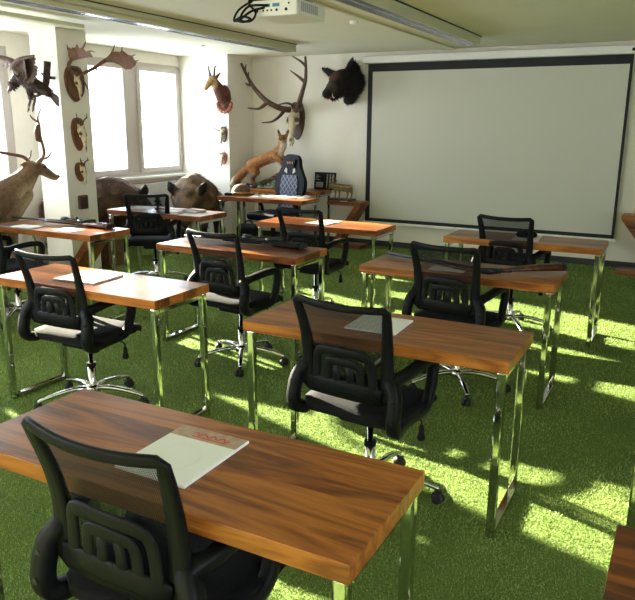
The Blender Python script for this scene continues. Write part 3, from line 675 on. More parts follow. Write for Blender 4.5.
# ---------------------------------------------------------------- Z side tables
def ztable(loc, label, w=.62, h=.64, d=.28, mirror=1, rz=0, th=.05):
    t = thing('side_table', label, 'side table', loc, rz, 'Z-shaped wooden side tables')
    MB().box((-w/2, -d/2, h-th), (w/2, d/2, h), .004).build('top', M['woodz'], t)
    MB().box((-w/2, -d/2, 0), (w/2, d/2, th), .004).build('base', M['woodz'], t)
    x0, x1 = mirror*(w/2-.005), -mirror*(w/2-.06); o_ = [(x0, h-th), (x0-mirror*.09, h-th), (x1-mirror*.0, th), (x1+mirror*.09, th)]
    MB().prism(o_, d-.01).build('slanted_leg', M['woodz'], t)
    return t
ztable((-4.06, 8.55, 0), 'Z-shaped wooden side table below the small piglet figure, left of the screen', .50, .63)
ztable((-.32, 8.55, 0), 'Z-shaped wooden side table at the right edge of the photo', .60, .67, mirror=-1)
ztable((-5.33, 5.02, 0), 'Z-shaped wooden side table behind the rifle desk by the pillar', .60, .63, .26)
def tine(loc, rz, label, s=1.0, mt='antler'):
    t = thing('shed_antler', label, 'antler', loc, rz)
    b = MB(); antler_mb(b, [([(0, 0, .015), (.03*s, 0, .05*s), (.02*s, .01, .12*s)], .013*s, .004), ([(.028*s, 0, .05*s), (.07*s, 0, .07*s), (.09*s, 0, .10*s)], .009*s, .003)])
    b.build('beam', M[mt], t, True); MB().lathe([(.014*s, 0), (.02*s, .008), (.018*s, .02), (.012*s, .024)], n=12).build('burr', M[mt], t, True)
    return t
tine((-5.46, 5.00, .63), .4, 'small antler standing on the side table by the pillar', .8, 'gold')
tine((-.52, 8.52, .67), .2, 'small pale antler piece on the right edge side table', .6, 'bone')
tine((-.43, 8.55, .67), 1.4, 'pale antler piece further in on the right edge side table', .6, 'bone')

# ---------------------------------------------------------------- wall trophies
def trophy(name, label, cat, loc, rz): return thing(name, label, cat, loc, rz)
def shield(t, w_, h_, th, mt, name='shield'):
    o_ = [(0, h_*.5), (w_*.32, h_*.46), (w_*.5, h_*.2), (w_*.44, -h_*.15), (w_*.25, -h_*.38), (0, -h_*.5), (-w_*.25, -h_*.38), (-w_*.44, -h_*.15), (-w_*.5, h_*.2), (-w_*.32, h_*.46)]
    sm = [(v.x, v.y) for v in crv([(x, z, 0) for x, z in o_], 3, True)]
    o = MB().prism(sm, th, Matrix.Translation((0, th/2, 0))).build(name, M[mt], t)
    md = o.modifiers.new('b', 'BEVEL'); md.width = th*.35; md.segments = 2; md.limit_method = 'ANGLE'
    return o
# local frame of a trophy: wall at y=0, +y out of the wall... rz turns +y to face the room
def skull(t, s, y0, tilt=0.0, mt='bone'):
    Tm = lambda x, y, z: (x*s, y0+y*s, z*s)
    pr = [('e', Tm(0, .05, .06), (.062*s, .055*s, .065*s)), ('c', Tm(0, .075, .02), .052*s, Tm(0, .105, -.11), .032*s), ('c', Tm(0, .105, -.11), .032*s, Tm(0, .11, -.21), .022*s),
          ('c', Tm(-.05, .07, .03), .022*s, Tm(-.058, .085, -.02), .018*s), ('c', Tm(.05, .07, .03), .022*s, Tm(.058, .085, -.02), .018*s),
          ('c', Tm(-.022, .105, -.20), .013*s, Tm(-.012, .112, -.25), .009*s), ('c', Tm(.022, .105, -.20), .013*s, Tm(.012, .112, -.25), .009*s),
          ('c', Tm(-.035, .05, .10), .022*s, Tm(-.05, .05, .135), .020*s), ('c', Tm(.035, .05, .10), .022*s, Tm(.05, .05, .135), .020*s)]
    def colf(p, n):
        q = Vector((abs(p.x)/s, (p.y-y0)/s, p.z/s))
        k = 1.0-.9*sst(.034, .018, (q-Vector((.055, .092, .012))).length)-.85*sst(.03, .012, (q-Vector((.0, .14, -.19))).length)
        return tuple(c*max(.08, k)*(1+.25*nz(p, 30)) for c in (.60, .50, .34))
    return organic('skull', pr, M['furs'], t, vox=.006*max(1, s*.8), it=2, col=colf)

# red deer skull on the front wall
t = trophy('stag_skull_mount', 'large stag skull with tall branching antlers on a dark shield above the fox', 'antler mount', (-5.02, YF, 1.68), PI+.0)
shield(t, .24, .52, .03, 'shieldd')
skull(t, 1.35, .035)
def loc_(x, y, z, o=(-5.02, YF, 1.68)): return (-(x-o[0]), -(y-o[1]), z-o[2])
b = MB()
antler_mb(b, [([loc_(-5.06, 8.72, 1.83), loc_(-5.16, 8.62, 1.85), loc_(-5.298, 8.5, 1.937), loc_(-5.44, 8.48, 2.06), loc_(-5.554, 8.5, 2.174), loc_(-5.63, 8.5, 2.29), loc_(-5.725, 8.5, 2.455)], .044, .016),
    ([loc_(-5.11, 8.66, 1.835), loc_(-5.12, 8.52, 1.74), loc_(-5.21, 8.46, 1.668), loc_(-5.36, 8.44, 1.655)], .030, .007),
    ([loc_(-5.298, 8.5, 1.93), loc_(-5.36, 8.44, 1.86), loc_(-5.43, 8.42, 1.838), loc_(-5.56, 8.40, 1.852)], .030, .007),
    ([loc_(-5.554, 8.5, 2.17), loc_(-5.60, 8.48, 2.165), loc_(-5.635, 8.46, 2.19)], .026, .006), ([loc_(-5.57, 8.5, 2.20), loc_(-5.62, 8.52, 2.25), loc_(-5.625, 8.54, 2.34)], .022, .006),
    ([loc_(-5.64, 8.5, 2.31), loc_(-5.66, 8.5, 2.37), loc_(-5.64, 8.5, 2.44)], .020, .006)])
b.build('left_antler', M['antler'], t, True)
b = MB()
antler_mb(b, [([loc_(-4.97, 8.72, 1.83), loc_(-4.87, 8.62, 1.87), loc_(-4.80, 8.53, 1.95), loc_(-4.745, 8.5, 2.06), loc_(-4.70, 8.5, 2.2), loc_(-4.69, 8.5, 2.337), loc_(-4.70, 8.5, 2.51)], .044, .015),
    ([loc_(-4.715, 8.5, 2.19), loc_(-4.79, 8.47, 2.255), loc_(-4.90, 8.44, 2.335)], .027, .006), ([loc_(-4.695, 8.5, 2.39), loc_(-4.76, 8.47, 2.45), loc_(-4.87, 8.44, 2.515)], .024, .006),
    ([loc_(-4.90, 8.66, 1.85), loc_(-4.80, 8.56, 1.83), loc_(-4.775, 8.48, 1.87), loc_(-4.82, 8.44, 1.92)], .026, .007), ([loc_(-4.93, 8.68, 1.86), loc_(-5.0, 8.55, 1.915), loc_(-5.12, 8.5, 1.895)], .022, .007)])
b.build('right_antler', M['antler'], t, True)

# boar head on the front wall
t = trophy('boar_head_mount', 'black boar head with open mouth mounted on the front wall left of the screen', 'boar head', (-4.20, YF, 2.16), 0)
def bh(x, y, z): return (x+4.20, y-YF, z-2.16)
pr = [('e', bh(-4.16, 8.80, 2.17), (.14, .09, .25)), ('c', bh(-4.14, 8.74, 2.18), .19, bh(-4.14, 8.62, 2.17), .18), ('c', bh(-4.14, 8.62, 2.19), .16, bh(-4.175, 8.46, 2.19), .13), ('c', bh(-4.175, 8.46, 2.17), .125, bh(-4.215, 8.34, 2.09), .082),
      ('c', bh(-4.215, 8.34, 2.09), .078, bh(-4.25, 8.24, 2.015), .055), ('c', bh(-4.16, 8.46, 2.07), .09, bh(-4.20, 8.33, 1.965), .038), ('c', bh(-4.12, 8.76, 2.33), .10, bh(-4.13, 8.76, 2.39), .07),
      ('c', bh(-4.30, 8.53, 2.27), .050, bh(-4.38, 8.52, 2.315), .042), ('c', bh(-4.38, 8.52, 2.315), .040, bh(-4.455, 8.51, 2.355), .012), ('c', bh(-4.10, 8.60, 2.33), .055, bh(-4.07, 8.60, 2.41), .045), ('c', bh(-4.07, 8.60, 2.41), .042, bh(-4.055, 8.60, 2.475), .014), ('c', bh(-4.12, 8.68, 1.98), .085, bh(-4.16, 8.70, 1.95), .06)]
def colf(p, n):
    s_n = Vector(bh(-4.22, 8.30, 2.09)); br = Vector(bh(-4.21, 8.36, 2.25)); d_ = (p-s_n).length
    c = (.012, .010, .009); c = mix3((.080, .066, .052), c, sst(.03, .12, d_)); c = mix3((.090, .045, .024), c, sst(.04, .13, (p-br).length))
    return mix3(c, (.05, .045, .038), .35*max(0, nz(p, 14)))
bh_o = organic('head', pr, M['fur'], t, vox=.012, it=3, col=colf, hair=6500, hlen=.040, hw=.004, flow=(.1, .65, -.25), lift=.6)
sd_ = Vector((-.22, -.88, -.42)).normalized()
MB().tube([Vector(bh(-4.247, 8.245, 2.018)), Vector(bh(-4.247, 8.245, 2.018))+sd_*.03], [.058, .048], 14).build('snout_disc', M['rubber'], t, True)
MB().sph(bh(-4.225, 8.285, 1.968), (.030, .050, .016), 2, (.4, .0, -.2)).build('tongue', M['mouth'], t, True)
for x, y in ((-4.30, 8.30), (-4.165, 8.28)): MB().tube(*taper([bh(x+.01, y, 1.965), bh(x-.005, y-.015, 1.985), bh(x-.012, y-.005, 2.03)], .010, .003), 8).build('tusk', M['tusk'], t, True)
for q in ((-4.285, 8.405, 2.205), (-4.115, 8.375, 2.215)): MB().sph(bh(*q), .013, 2).build('eye', M['eye'], t, True)

# chamois head on the corner wall
t = trophy('chamois_head_mount', 'chamois head with short dark horns, uppermost trophy on the narrow corner wall', 'animal head', (-5.82, 8.24, 2.02), 0)
def cm(x, y, z): return (x+5.82, y-8.24, z-2.02)
pr = [('e', cm(-5.80, 8.19, 1.99), (.105, .05, .17)), ('c', cm(-5.80, 8.15, 2.0), .095, cm(-5.835, 8.06, 2.14), .066), ('c', cm(-5.835, 8.06, 2.14), .062, cm(-5.86, 8.0, 2.215), .056), ('c', cm(-5.86, 8.0, 2.215), .054, cm(-5.885, 7.935, 2.145), .038), ('c', cm(-5.885, 7.935, 2.145), .036, cm(-5.897, 7.90, 2.095), .027),
      ('c', cm(-5.815, 8.03, 2.245), .022, cm(-5.765, 8.05, 2.300), .010), ('c', cm(-5.905, 8.03, 2.245), .022, cm(-5.950, 8.05, 2.280), .010)]
def colf(p, n):
    face = Vector(cm(-5.88, 7.95, 2.17)); c = mix3((.42, .27, .13), (.10, .040, .026), sst(.08, .14, (p-face).length))
    c = mix3(c, (.12, .06, .035), sst(.03, .015, abs((p-face).x+.0-.045))*.0)
    return mix3(c, (.05, .022, .016), .4*max(0, nz(p, 20)))
organic('head', pr, M['fur'], t, vox=.008, it=3, col=colf, hair=2500, hlen=.028, hw=.003, flow=(.1, .3, -.6))
b = MB()
for k in range(9):
    a = PI*(1.0+k/8.0); x, z = .11*math.cos(a), -.10+.10*math.sin(a); b.sph((x+.005, -.035, z-.02), (.030, .030, .034), 2)
b.build('carved_plaque', M['rust'], t, True)
for s in (-1, 1): MB().tube(*taper([cm(-5.868+s*.028, 8.02, 2.255), cm(-5.875+s*.042, 8.015, 2.32), cm(-5.885+s*.055, 8.03, 2.38), cm(-5.89+s*.062, 8.07, 2.395)], .015, .005), 8).build('horn', M['gun'], t, True)
for q in ((-5.918, 7.975, 2.195), (-5.842, 7.955, 2.195)): MB().sph(cm(*q), .009, 2).build('eye', M['eye'], t, True)
# small antlers on shield
t = trophy('roe_antler_mount', 'small roe antlers on a dark pointed shield below the chamois head', 'antler mount', (-5.86, 8.24, 1.49), PI)
shield(t, .12, .22, .02, 'shieldd'); skull(t, .55, .02)
for s in (-1, 1):
    b = MB(); antler_mb(b, [([(s*.015, .045, .05), (s*.07, .07, .06), (s*.11, .10, .10), (s*.12, .12, .15)], .010, .003), ([(s*.09, .085, .08), (s*.09, .13, .10)], .006, .002)]); b.build('antler', M['antler'], t, True)
# rust coloured small skull
t = trophy('small_skull_mount', 'small rust brown skull trophy, lowest on the narrow corner wall', 'skull mount', (-5.87, 8.24, 1.16), PI)
shield(t, .11, .17, .018, 'rust'); skull(t, .45, .018)
for s in (-1, 1):
    b = MB(); antler_mb(b, [([(s*.015, .04, .05), (s*.045, .06, .08), (s*.06, .07, .12)], .009, .003)]); b.build('antler', M['rust'], t, True)

# pillar trophies: +y local -> +x world
XP = -5.775
t = trophy('fallow_skull_mount', 'fallow buck skull with broad palmed antlers at the top of the pillar', 'antler mount', (XP, 5.47, 2.02), -PI/2)
shield(t, .26, .36, .025, 'shield')
MB().tube([(.115*math.cos(a), .026, .155*math.sin(a)) for a in np.linspace(0, 2*PI, 25)[:-1]], .008, 8, True).build('carved_edge', M['shieldd'], t, True)
skull(t, .60, .02)
def pw(x, y, z): return (-(y-5.47), x-XP, z-2.02)          # world -> local of the pillar trophies
def palm(beams, poly, y_fn, tines, name):
    b = MB(); antler_mb(b, beams)
    ctr = Vector((sum(p[0] for p in poly)/len(poly), 0, sum(p[1] for p in poly)/len(poly)))
    bm = b.bm; A = []; B = []
    for x, z in poly:
        y = y_fn(x, z); A.append(bm.verts.new(pw(x, y-.004, z))); B.append(bm.verts.new(pw(x, y+.004, z)))
    ca = bm.verts.new(pw(ctr.x, y_fn(ctr.x, ctr.z)-.016, ctr.z)); cb = bm.verts.new(pw(ctr.x, y_fn(ctr.x, ctr.z)+.010, ctr.z)); n = len(A)
    for j in range(n):
        k = (j+1) % n; bm.faces.new((A[j], A[k], ca)); bm.faces.new((B[k], B[j], cb)); bm.faces.new((A[k], A[j], B[j], B[k]))
    antler_mb(b, tines); b.build(name, M['antlerp'], t)
yl = lambda x, z: 5.40-.06*(x+5.6); yr = lambda x, z: 5.58+.10*(x+5.5)
palm([([pw(-5.73, 5.46, 2.115), pw(-5.755, 5.41, 2.16), pw(-5.745, 5.40, 2.215), pw(-5.70, 5.405, 2.265)], .017, .020)],
     [(-5.735, 2.235), (-5.755, 2.30), (-5.748, 2.375), (-5.70, 2.350), (-5.688, 2.372), (-5.655, 2.362), (-5.615, 2.398), (-5.595, 2.358), (-5.545, 2.362), (-5.50, 2.325), (-5.445, 2.325), (-5.40, 2.262), (-5.50, 2.262), (-5.62, 2.256)], yl,
     [([pw(-5.56, 5.40, 2.345), pw(-5.52, 5.395, 2.375), pw(-5.48, 5.39, 2.415)], .012, .004), ([pw(-5.47, 5.395, 2.32), pw(-5.41, 5.39, 2.325), pw(-5.365, 5.385, 2.312)], .010, .003), ([pw(-5.745, 5.40, 2.35), pw(-5.753, 5.40, 2.40)], .009, .003)], 'left_antler')
palm([([pw(-5.735, 5.50, 2.10), pw(-5.669, 5.57, 2.150), pw(-5.555, 5.575, 2.19), pw(-5.462, 5.585, 2.238), pw(-5.40, 5.59, 2.262)], .017, .022)],
     [(-5.46, 2.235), (-5.40, 2.285), (-5.338, 2.33), (-5.281, 2.335), (-5.25, 2.325), (-5.204, 2.338), (-5.15, 2.30), (-5.10, 2.288), (-5.075, 2.25), (-5.045, 2.235), (-5.065, 2.195), (-5.12, 2.160), (-5.185, 2.157), (-5.25, 2.20), (-5.33, 2.228)], yr,
     [([pw(-5.345, 5.59, 2.31), pw(-5.31, 5.59, 2.36), pw(-5.293, 5.59, 2.395)], .012, .004), ([pw(-5.215, 5.60, 2.325), pw(-5.20, 5.60, 2.375)], .009, .003), ([pw(-5.10, 5.61, 2.28), pw(-5.05, 5.615, 2.295)], .009, .003), ([pw(-5.07, 5.615, 2.23), pw(-5.015, 5.62, 2.242)], .008, .003), ([pw(-5.56, 5.575, 2.185), pw(-5.52, 5.57, 2.140), pw(-5.455, 5.57, 2.105)], .013, .003),
      ([pw(-5.72, 5.53, 2.09), pw(-5.71, 5.57, 2.02), pw(-5.69, 5.59, 1.955)], .013, .003)], 'right_antler')
def roe(loc, label, w_, h_, ss, hs):
    t = trophy('roe_skull_mount', label, 'antler mount', loc, -PI/2)
    shield(t, w_, h_, .022, 'shield'); skull(t, ss, .02)
    for s in (-1, 1):
        b = MB(); antler_mb(b, [([(s*.03*ss, .05, .11*ss), (s*.05*ss-.0, .06, .16*ss+.02), (s*.09*ss, .075, .16*ss+hs*.6), (s*.10*ss, .08, .16*ss+hs)], .009, .003), ([(s*.085*ss, .075, .16*ss+hs*.5), (s*.09*ss, .10, .16*ss+hs*.62)], .005, .002)]); b.build('antler', M['antler'], t, True)
roe((XP, 5.47, 1.51), 'roe buck skull on an oval brown plaque, middle trophy on the pillar', .18, .34, .72, .10)
roe((XP, 5.46, 1.12), 'smaller roe skull on a brown plaque, lowest trophy on the pillar', .14, .20, .52, .07)
t = thing('wall_thermostat', 'dark square box on the pillar below the skull trophies', 'wall box', (XP, 5.463, .80), -PI/2)
MB().box((-.065, 0, -.075), (.065, .03, .075), .012).build('body', M['plank'], t); MB().box((-.045, .03, -.055), (.045, .035, .055), .003).build('face_plate', M['shieldd'], t)
MB().lathe([(.012, 0), (.012, .012)], (0, 0, -.10), 10).build('hook', M['white'], t)

# ---------------------------------------------------------------- eagle on a branch
t = thing('stuffed_eagle', 'dark brown stuffed bird of prey with spread wings, mounted by the pillar', 'stuffed bird', (-5.91, 5.02, 1.945))
def eg(x, y, z): return (x+5.95, y-5.02, z-1.95)
pr = [('c', eg(-6.045, 5.0, 2.085), .075, eg(-5.90, 5.02, 2.0), .072), ('c', eg(-5.90, 5.02, 2.0), .070, eg(-5.73, 5.04, 1.93), .042), ('c', eg(-6.045, 5.0, 2.085), .066, eg(-6.115, 4.98, 2.025), .052), ('e', eg(-6.127, 4.975, 2.008), (.052, .048, .050)), ('c', eg(-6.15, 4.97, 1.985), .026, eg(-6.17, 4.965, 1.95), .016),
      ('c', eg(-5.93, 5.0, 1.98), .045, eg(-5.93, 5.0, 1.88), .028)]
fc = lambda p, n: mix3((.028, .015, .008), (.085, .045, .022), max(0, nz(p, 25))*.9)
organic('body', pr, M['feather'], t, vox=.009, it=3, col=fc, hair=1600, hlen=.032, hw=.010, flow=(.8, .1, -.4), lift=.25)
MB().tube(*taper([eg(-6.165, 4.965, 1.965), eg(-6.19, 4.96, 1.945), eg(-6.186, 4.96, 1.915)], .015, .003), 8).build('beak', M['plank'], t, True)
def featherset(name, feathers, th=.005):
    b = MB()
    for root, tip, w_ in feathers:
        a, c = Vector(root), Vector(tip); d_ = (c-a); L = d_.length; d_.normalize(); nrm = Vector((.35, -.9, .15)); sdv = d_.cross(nrm).normalized(); up = sdv.cross(d_).normalized()
        rings = []
        for k in range(7):
            u = k/6; wd = w_*(.45+.55*math.sin(min(1, u*1.6)*PI/2))*(1 if u < .8 else max(.25, (1-u)/.2)); ctr = a+d_*L*u-up*(.025*math.sin(u*PI))
            rings.append([ctr-sdv*wd/2, ctr+up*th/2, ctr+sdv*wd/2, ctr-up*th/2])
        b.loft(rings)
    o = b.build(name, M['feather'], t)
    me = o.data; at_ = me.color_attributes.new('col', 'FLOAT_COLOR', 'POINT')
    at_.data.foreach_set('color', np.array([(*mix3((.032, .017, .010), (.095, .050, .025), max(0, nz(v.co, 14)+.2)), 1) for v in me.vertices], np.float32).ravel())
    return o
ft = []
tips = [(-5.70, 2.255), (-5.685, 2.225), (-5.69, 2.19), (-5.66, 2.140), (-5.665, 2.110), (-5.668, 2.078), (-5.69, 2.045), (-5.72, 2.015), (-5.78, 2.005), (-5.84, 2.02)]
for k, (tx, tz) in enumerate(tips):
    u = k/9; ft.append((eg(-5.99+.10*u, 4.945-.004*k, 2.20-.10*u), eg(tx, 4.90-.003*k, tz), .056))
for k in range(6):
    u = k/5; ft.append((eg(-6.03+.08*u, 4.915, 2.17-.06*u), eg(-5.83+.02*u, 4.885, 2.235-.16*u), .062))
featherset('near_wing', ft)
MB().tube(*taper([eg(-5.99, 4.96, 2.10), eg(-6.04, 4.93, 2.165), eg(-5.95, 4.91, 2.215), eg(-5.84, 4.90, 2.24), eg(-5.70, 4.895, 2.252)], .036, .010), 10).build('wing_arm', M['bark'], t, True)
b = MB().tube(*taper([eg(-6.02, 5.02, 2.12), eg(-6.10, 5.03, 2.155), eg(-6.16, 5.03, 2.215), eg(-6.28, 5.03, 2.255), eg(-6.42, 5.02, 2.27)], .040, .026), 10).build('far_wing_arm', M['bark'], t, True)
featherset('far_wing', [(eg(-6.16-.05*k, 5.05, 2.225+.008*k), eg(-6.28-.05*k, 5.16, 2.12+.02*k), .05) for k in range(5)])
featherset('tail', [(eg(-5.76, 5.045, 1.945), eg(-5.565-.014*k, 5.03+.012*k, 1.86-.018*k), .036) for k in range(5)])
for q in (0, .03): MB().tube(crv([eg(-5.93+q, 5.0+q, 1.90), eg(-5.932+q, 5.0+q, 1.85), eg(-5.958+q, 5.0+q, 1.80)], 4), .013, 8).tube([eg(-5.958+q, 5.0+q, 1.80), eg(-5.978+q, 4.995+q, 1.735)], [.012, .005], 6).tube([eg(-5.958+q, 5.0+q, 1.80), eg(-5.94+q, 4.98+q, 1.75)], [.009, .004], 6).build('talon', M['plank'], t, True)
MB().sph(eg(-6.140, 4.928, 2.022), .007, 2).build('eye', M['eye'], t, True)
b = MB().tube(crv([(-5.787, 5.16, 2.22), (-5.80, 5.15, 2.10), (-5.82, 5.15, 2.02), (-5.835, 5.15, 1.97)], 4), [.035, .036, .034, .033, .036, .035, .033, .034, .035, .033, .03, .027, .024], 10)
b.tube(*taper([(-5.83, 5.15, 1.985), (-5.86, 5.14, 1.935), (-5.92, 5.12, 1.895), (-6.02, 5.08, 1.878)], .024, .010), 8)
b.tube([(-5.81, 5.15, 2.07), (-5.84, 5.285, 2.07)], .016, 8).tube(*taper([(-5.81, 5.15, 2.08), (-5.86, 5.13, 2.11)], .013, .005), 8)
tag(b.build('perch_branch', M['bark'], None, True), 'dark upright branch stub fixed to the pillar behind the bird of prey', 'branch')

# ---------------------------------------------------------------- standing deer
t = thing('stuffed_deer', 'standing brown stuffed deer with antlers at the left edge, pale throat', 'stuffed deer', (-5.75, 4.2, 0))
def dr(x, y, z): return (x+5.75, y-4.2, z)
pr = [('c', dr(-5.82, 3.55, .88), .19, dr(-5.80, 4.25, .88), .20), ('c', dr(-5.80, 4.25, .88), .20, dr(-5.78, 4.50, .90), .17), ('c', dr(-5.78, 4.45, .92), .17, dr(-5.74, 4.68, 1.06), .118), ('c', dr(-5.74, 4.68, 1.06), .118, dr(-5.71, 4.79, 1.18), .080),
      ('c', dr(-5.71, 4.78, 1.20), .072, dr(-5.69, 4.88, 1.185), .062), ('c', dr(-5.69, 4.88, 1.18), .056, dr(-5.665, 4.98, 1.115), .042), ('c', dr(-5.665, 4.98, 1.112), .041, dr(-5.655, 5.02, 1.095), .033), ('c', dr(-5.76, 4.52, .82), .14, dr(-5.73, 4.66, .95), .11),
      ('c', dr(-5.72, 4.79, 1.235), .018, dr(-5.715, 4.72, 1.235), .030), ('c', dr(-5.715, 4.72, 1.235), .029, dr(-5.71, 4.655, 1.235), .007), ('c', dr(-5.645, 4.80, 1.235), .018, dr(-5.61, 4.82, 1.275), .026), ('c', dr(-5.61, 4.82, 1.275), .026, dr(-5.585, 4.835, 1.315), .008),
      ('c', dr(-5.82, 3.42, .90), .15, dr(-5.82, 3.36, .80), .12), ('c', dr(-5.82, 3.32, .93), .035, dr(-5.82, 3.25, .82), .02)]
for xx, yy in ((-.09, 4.48), (.09, 4.46)):
    pr += [('c', dr(-5.78+xx, yy, .76), .085, dr(-5.78+xx, yy+.02, .46), .040), ('c', dr(-5.78+xx, yy+.02, .46), .036, dr(-5.78+xx, yy, .08), .020), ('c', dr(-5.78+xx, yy, .08), .022, dr(-5.78+xx, yy+.03, .025), .024)]
for xx, yy in ((-.09, 3.46), (.09, 3.44)):
    pr += [('c', dr(-5.82+xx, yy, .80), .12, dr(-5.82+xx, yy+.06, .60), .070), ('c', dr(-5.82+xx, yy+.06, .60), .060, dr(-5.82+xx, yy-.08, .42), .032), ('c', dr(-5.82+xx, yy-.08, .42), .030, dr(-5.82+xx, yy-.04, .08), .020), ('c', dr(-5.82+xx, yy-.04, .08), .022, dr(-5.82+xx, yy-.01, .025), .024)]
def colf(p, n):
    w_ = Vector((p.x-5.75, p.y+4.2, p.z)); c = (.17, .105, .066)
    thr = sst(.05, .7, n.y*.65-n.z*.5+n.x*.40)*sst(4.42, 4.62, w_.y)*sst(1.15, 1.02, w_.z)*(w_.z > .45); c = mix3(c, (.58, .43, .28), thr*.9)
    c = mix3(c, (.12, .06, .035), sst(.55, .95, n.z)*.5*sst(4.7, 4.3, w_.y))
    c = mix3(c, (.62, .50, .38), sst(.2, .8, -n.z)*.6*sst(4.8, 4.9, w_.y))
    c = mix3((.02, .014, .012), c, sst(.016, .03, (w_-Vector((-5.652, 5.052, 1.10))).length)); c = mix3((.08, .05, .035), c, sst(.02, .10, w_.z))
    return tuple(x*(1+.25*nz(p, 22)) for x in c)
organic('body', pr, M['furs'], t, vox=.011, it=3, col=colf, hair=5000, hlen=.020, hw=.003, flow=lambda p: (0, -.7, -.4), lift=.2)
b = MB()
antler_mb(b, [([dr(-5.73, 4.785, 1.25), dr(-5.76, 4.74, 1.305), dr(-5.80, 4.62, 1.335), dr(-5.84, 4.50, 1.365), dr(-5.87, 4.38, 1.44), dr(-5.87, 4.30, 1.60)], .018, .010), ([dr(-5.745, 4.77, 1.265), dr(-5.73, 4.80, 1.31), dr(-5.72, 4.81, 1.37)], .012, .004), ([dr(-5.865, 4.40, 1.43), dr(-5.84, 4.46, 1.50), dr(-5.84, 4.48, 1.56)], .011, .004)])
b.build('left_antler', M['antler'], t, True)
b = MB()
antler_mb(b, [([dr(-5.66, 4.82, 1.25), dr(-5.63, 4.84, 1.285), dr(-5.60, 4.855, 1.33), dr(-5.585, 4.84, 1.40), dr(-5.60, 4.83, 1.50), dr(-5.60, 4.83, 1.60), dr(-5.60, 4.82, 1.68), dr(-5.60, 4.86, 1.76)], .018, .008), ([dr(-5.635, 4.84, 1.28), dr(-5.60, 4.90, 1.30), dr(-5.585, 4.94, 1.355)], .012, .004), ([dr(-5.60, 4.83, 1.63), dr(-5.61, 4.77, 1.665), dr(-5.61, 4.74, 1.70)], .012, .005)])
pm = MB(); bm = b.bm
A = [bm.verts.new(dr(-5.605, yy, zz)) for yy, zz in ((4.825, 1.44), (4.775, 1.46), (4.765, 1.54), (4.785, 1.60), (4.83, 1.62))]; B = [bm.verts.new(dr(-5.590, v.co.y+4.2, v.co.z)) for v in A]
bm.faces.new(A); bm.faces.new(B[::-1])
for j in range(5): bm.faces.new((A[(j+1) % 5], A[j], B[j], B[(j+1) % 5]))
b.build('right_antler', M['antlerp'], t, True)
for q in ((-5.636, 4.885, 1.205), (-5.742, 4.90, 1.20)): MB().sph(dr(*q), .016, 2).build('eye', M['eye'], t, True)
MB().sph(dr(-5.653, 5.052, 1.103), (.022, .012, .018), 2).build('nose', M['rubber'], t, True)

# ---------------------------------------------------------------- boars by the window
def boar(name_label, loc, rz, s, dark, head_drop, hairn=9000, grizz=1.0):
    t = thing('stuffed_boar', name_label, 'stuffed boar', loc, rz)
    V = lambda x, y, z: (x*s, y*s, z*s)
    hd = head_drop
    pr = [('c', V(0, -.55, .68), .20*s, V(0, -.10, .70), .26*s), ('c', V(0, -.10, .70), .27*s, V(0, .28, .74), .29*s), ('e', V(0, .18, .86), (.17*s, .34*s, .19*s)), ('c', V(0, .28, .74), .27*s, V(0, .52, .76-hd*.35), .20*s), ('c', V(0, .52, .76-hd*.35), .19*s, V(0, .70, .70-hd*.75), .135*s),
          ('c', V(0, .70, .69-hd*.75), .13*s, V(0, .92, .56-hd), .075*s), ('c', V(0, .92, .56-hd), .072*s, V(0, 1.00, .52-hd), .058*s), ('c', V(0, .66, .60-hd*.75), .10*s, V(0, .90, .49-hd), .045*s),
          ('c', V(-.12, .58, .84-hd*.45), .055*s, V(-.20, .57, .93-hd*.45), .062*s), ('c', V(-.20, .57, .93-hd*.45), .058*s, V(-.24, .56, 1.00-hd*.45), .022*s), ('c', V(.12, .58, .84-hd*.45), .055*s, V(.20, .57, .93-hd*.45), .062*s), ('c', V(.20, .57, .93-hd*.45), .058*s, V(.24, .56, 1.00-hd*.45), .022*s)]
    for xx in (-.13, .13):
        pr += [('c', V(xx, .26, .58), .12*s, V(xx, .28, .32), .060*s), ('c', V(xx, .28, .32), .055*s, V(xx, .26, .10), .036*s), ('c', V(xx, .26, .10), .036*s, V(xx, .29, .035), .036*s),
               ('c', V(xx, -.55, .60), .15*s, V(xx, -.50, .40), .085*s), ('c', V(xx, -.50, .40), .07*s, V(xx, -.62, .26), .045*s), ('c', V(xx, -.62, .26), .042*s, V(xx, -.60, .09), .034*s), ('c', V(xx, -.60, .09), .034*s, V(xx, -.57, .035), .036*s)]
    base, tip = dark
    def colf(p, n):
        q = p/s; c = mix3(base, tip, grizz*max(0, .35+.8*nz(p, 9)))
        c = mix3(c, tuple(x*.35 for x in base), sst(.45, .25, q.z)); ear = sst(.14, .17, abs(q.x)+.0)*sst(.48, .51, q.y)*sst(.66, .62, q.y)*sst(.80-hd*.45, .86-hd*.45, q.z)
        return mix3(c, (.012, .009, .008), max(ear, sst(.90, .99, q.y)))
    organic('body', pr, M['fur'], t, vox=.016*s, it=3, col=colf, hair=hairn, hlen=.05*s, hw=.0045*s, flow=(0, -.75, -.35), lift=.35)
    MB().tube([V(0, .985, .525-hd), V(0, 1.065, .49-hd)], [.062*s, .052*s], 14).build('snout_disc', M['rubber'], t, True)
    for k in (-1, 1):
        MB().sph(V(k*.105, .735, .76-hd*.75), .014*s, 2).build('eye', M['eye'], t, True)
        MB().tube(*taper([V(k*.055, .90, .49-hd), V(k*.085, .93, .52-hd), V(k*.085, .93, .57-hd)], .011*s, .003), 8).build('tusk', M['tusk'], t, True)
    MB().tube(*taper([V(0, -.70, .80), V(.02, -.77, .76), V(.03, -.79, .62), V(.02, -.79, .50)], .018*s, .012*s), 8).build('tail', M['plank'], t, True)
    return t
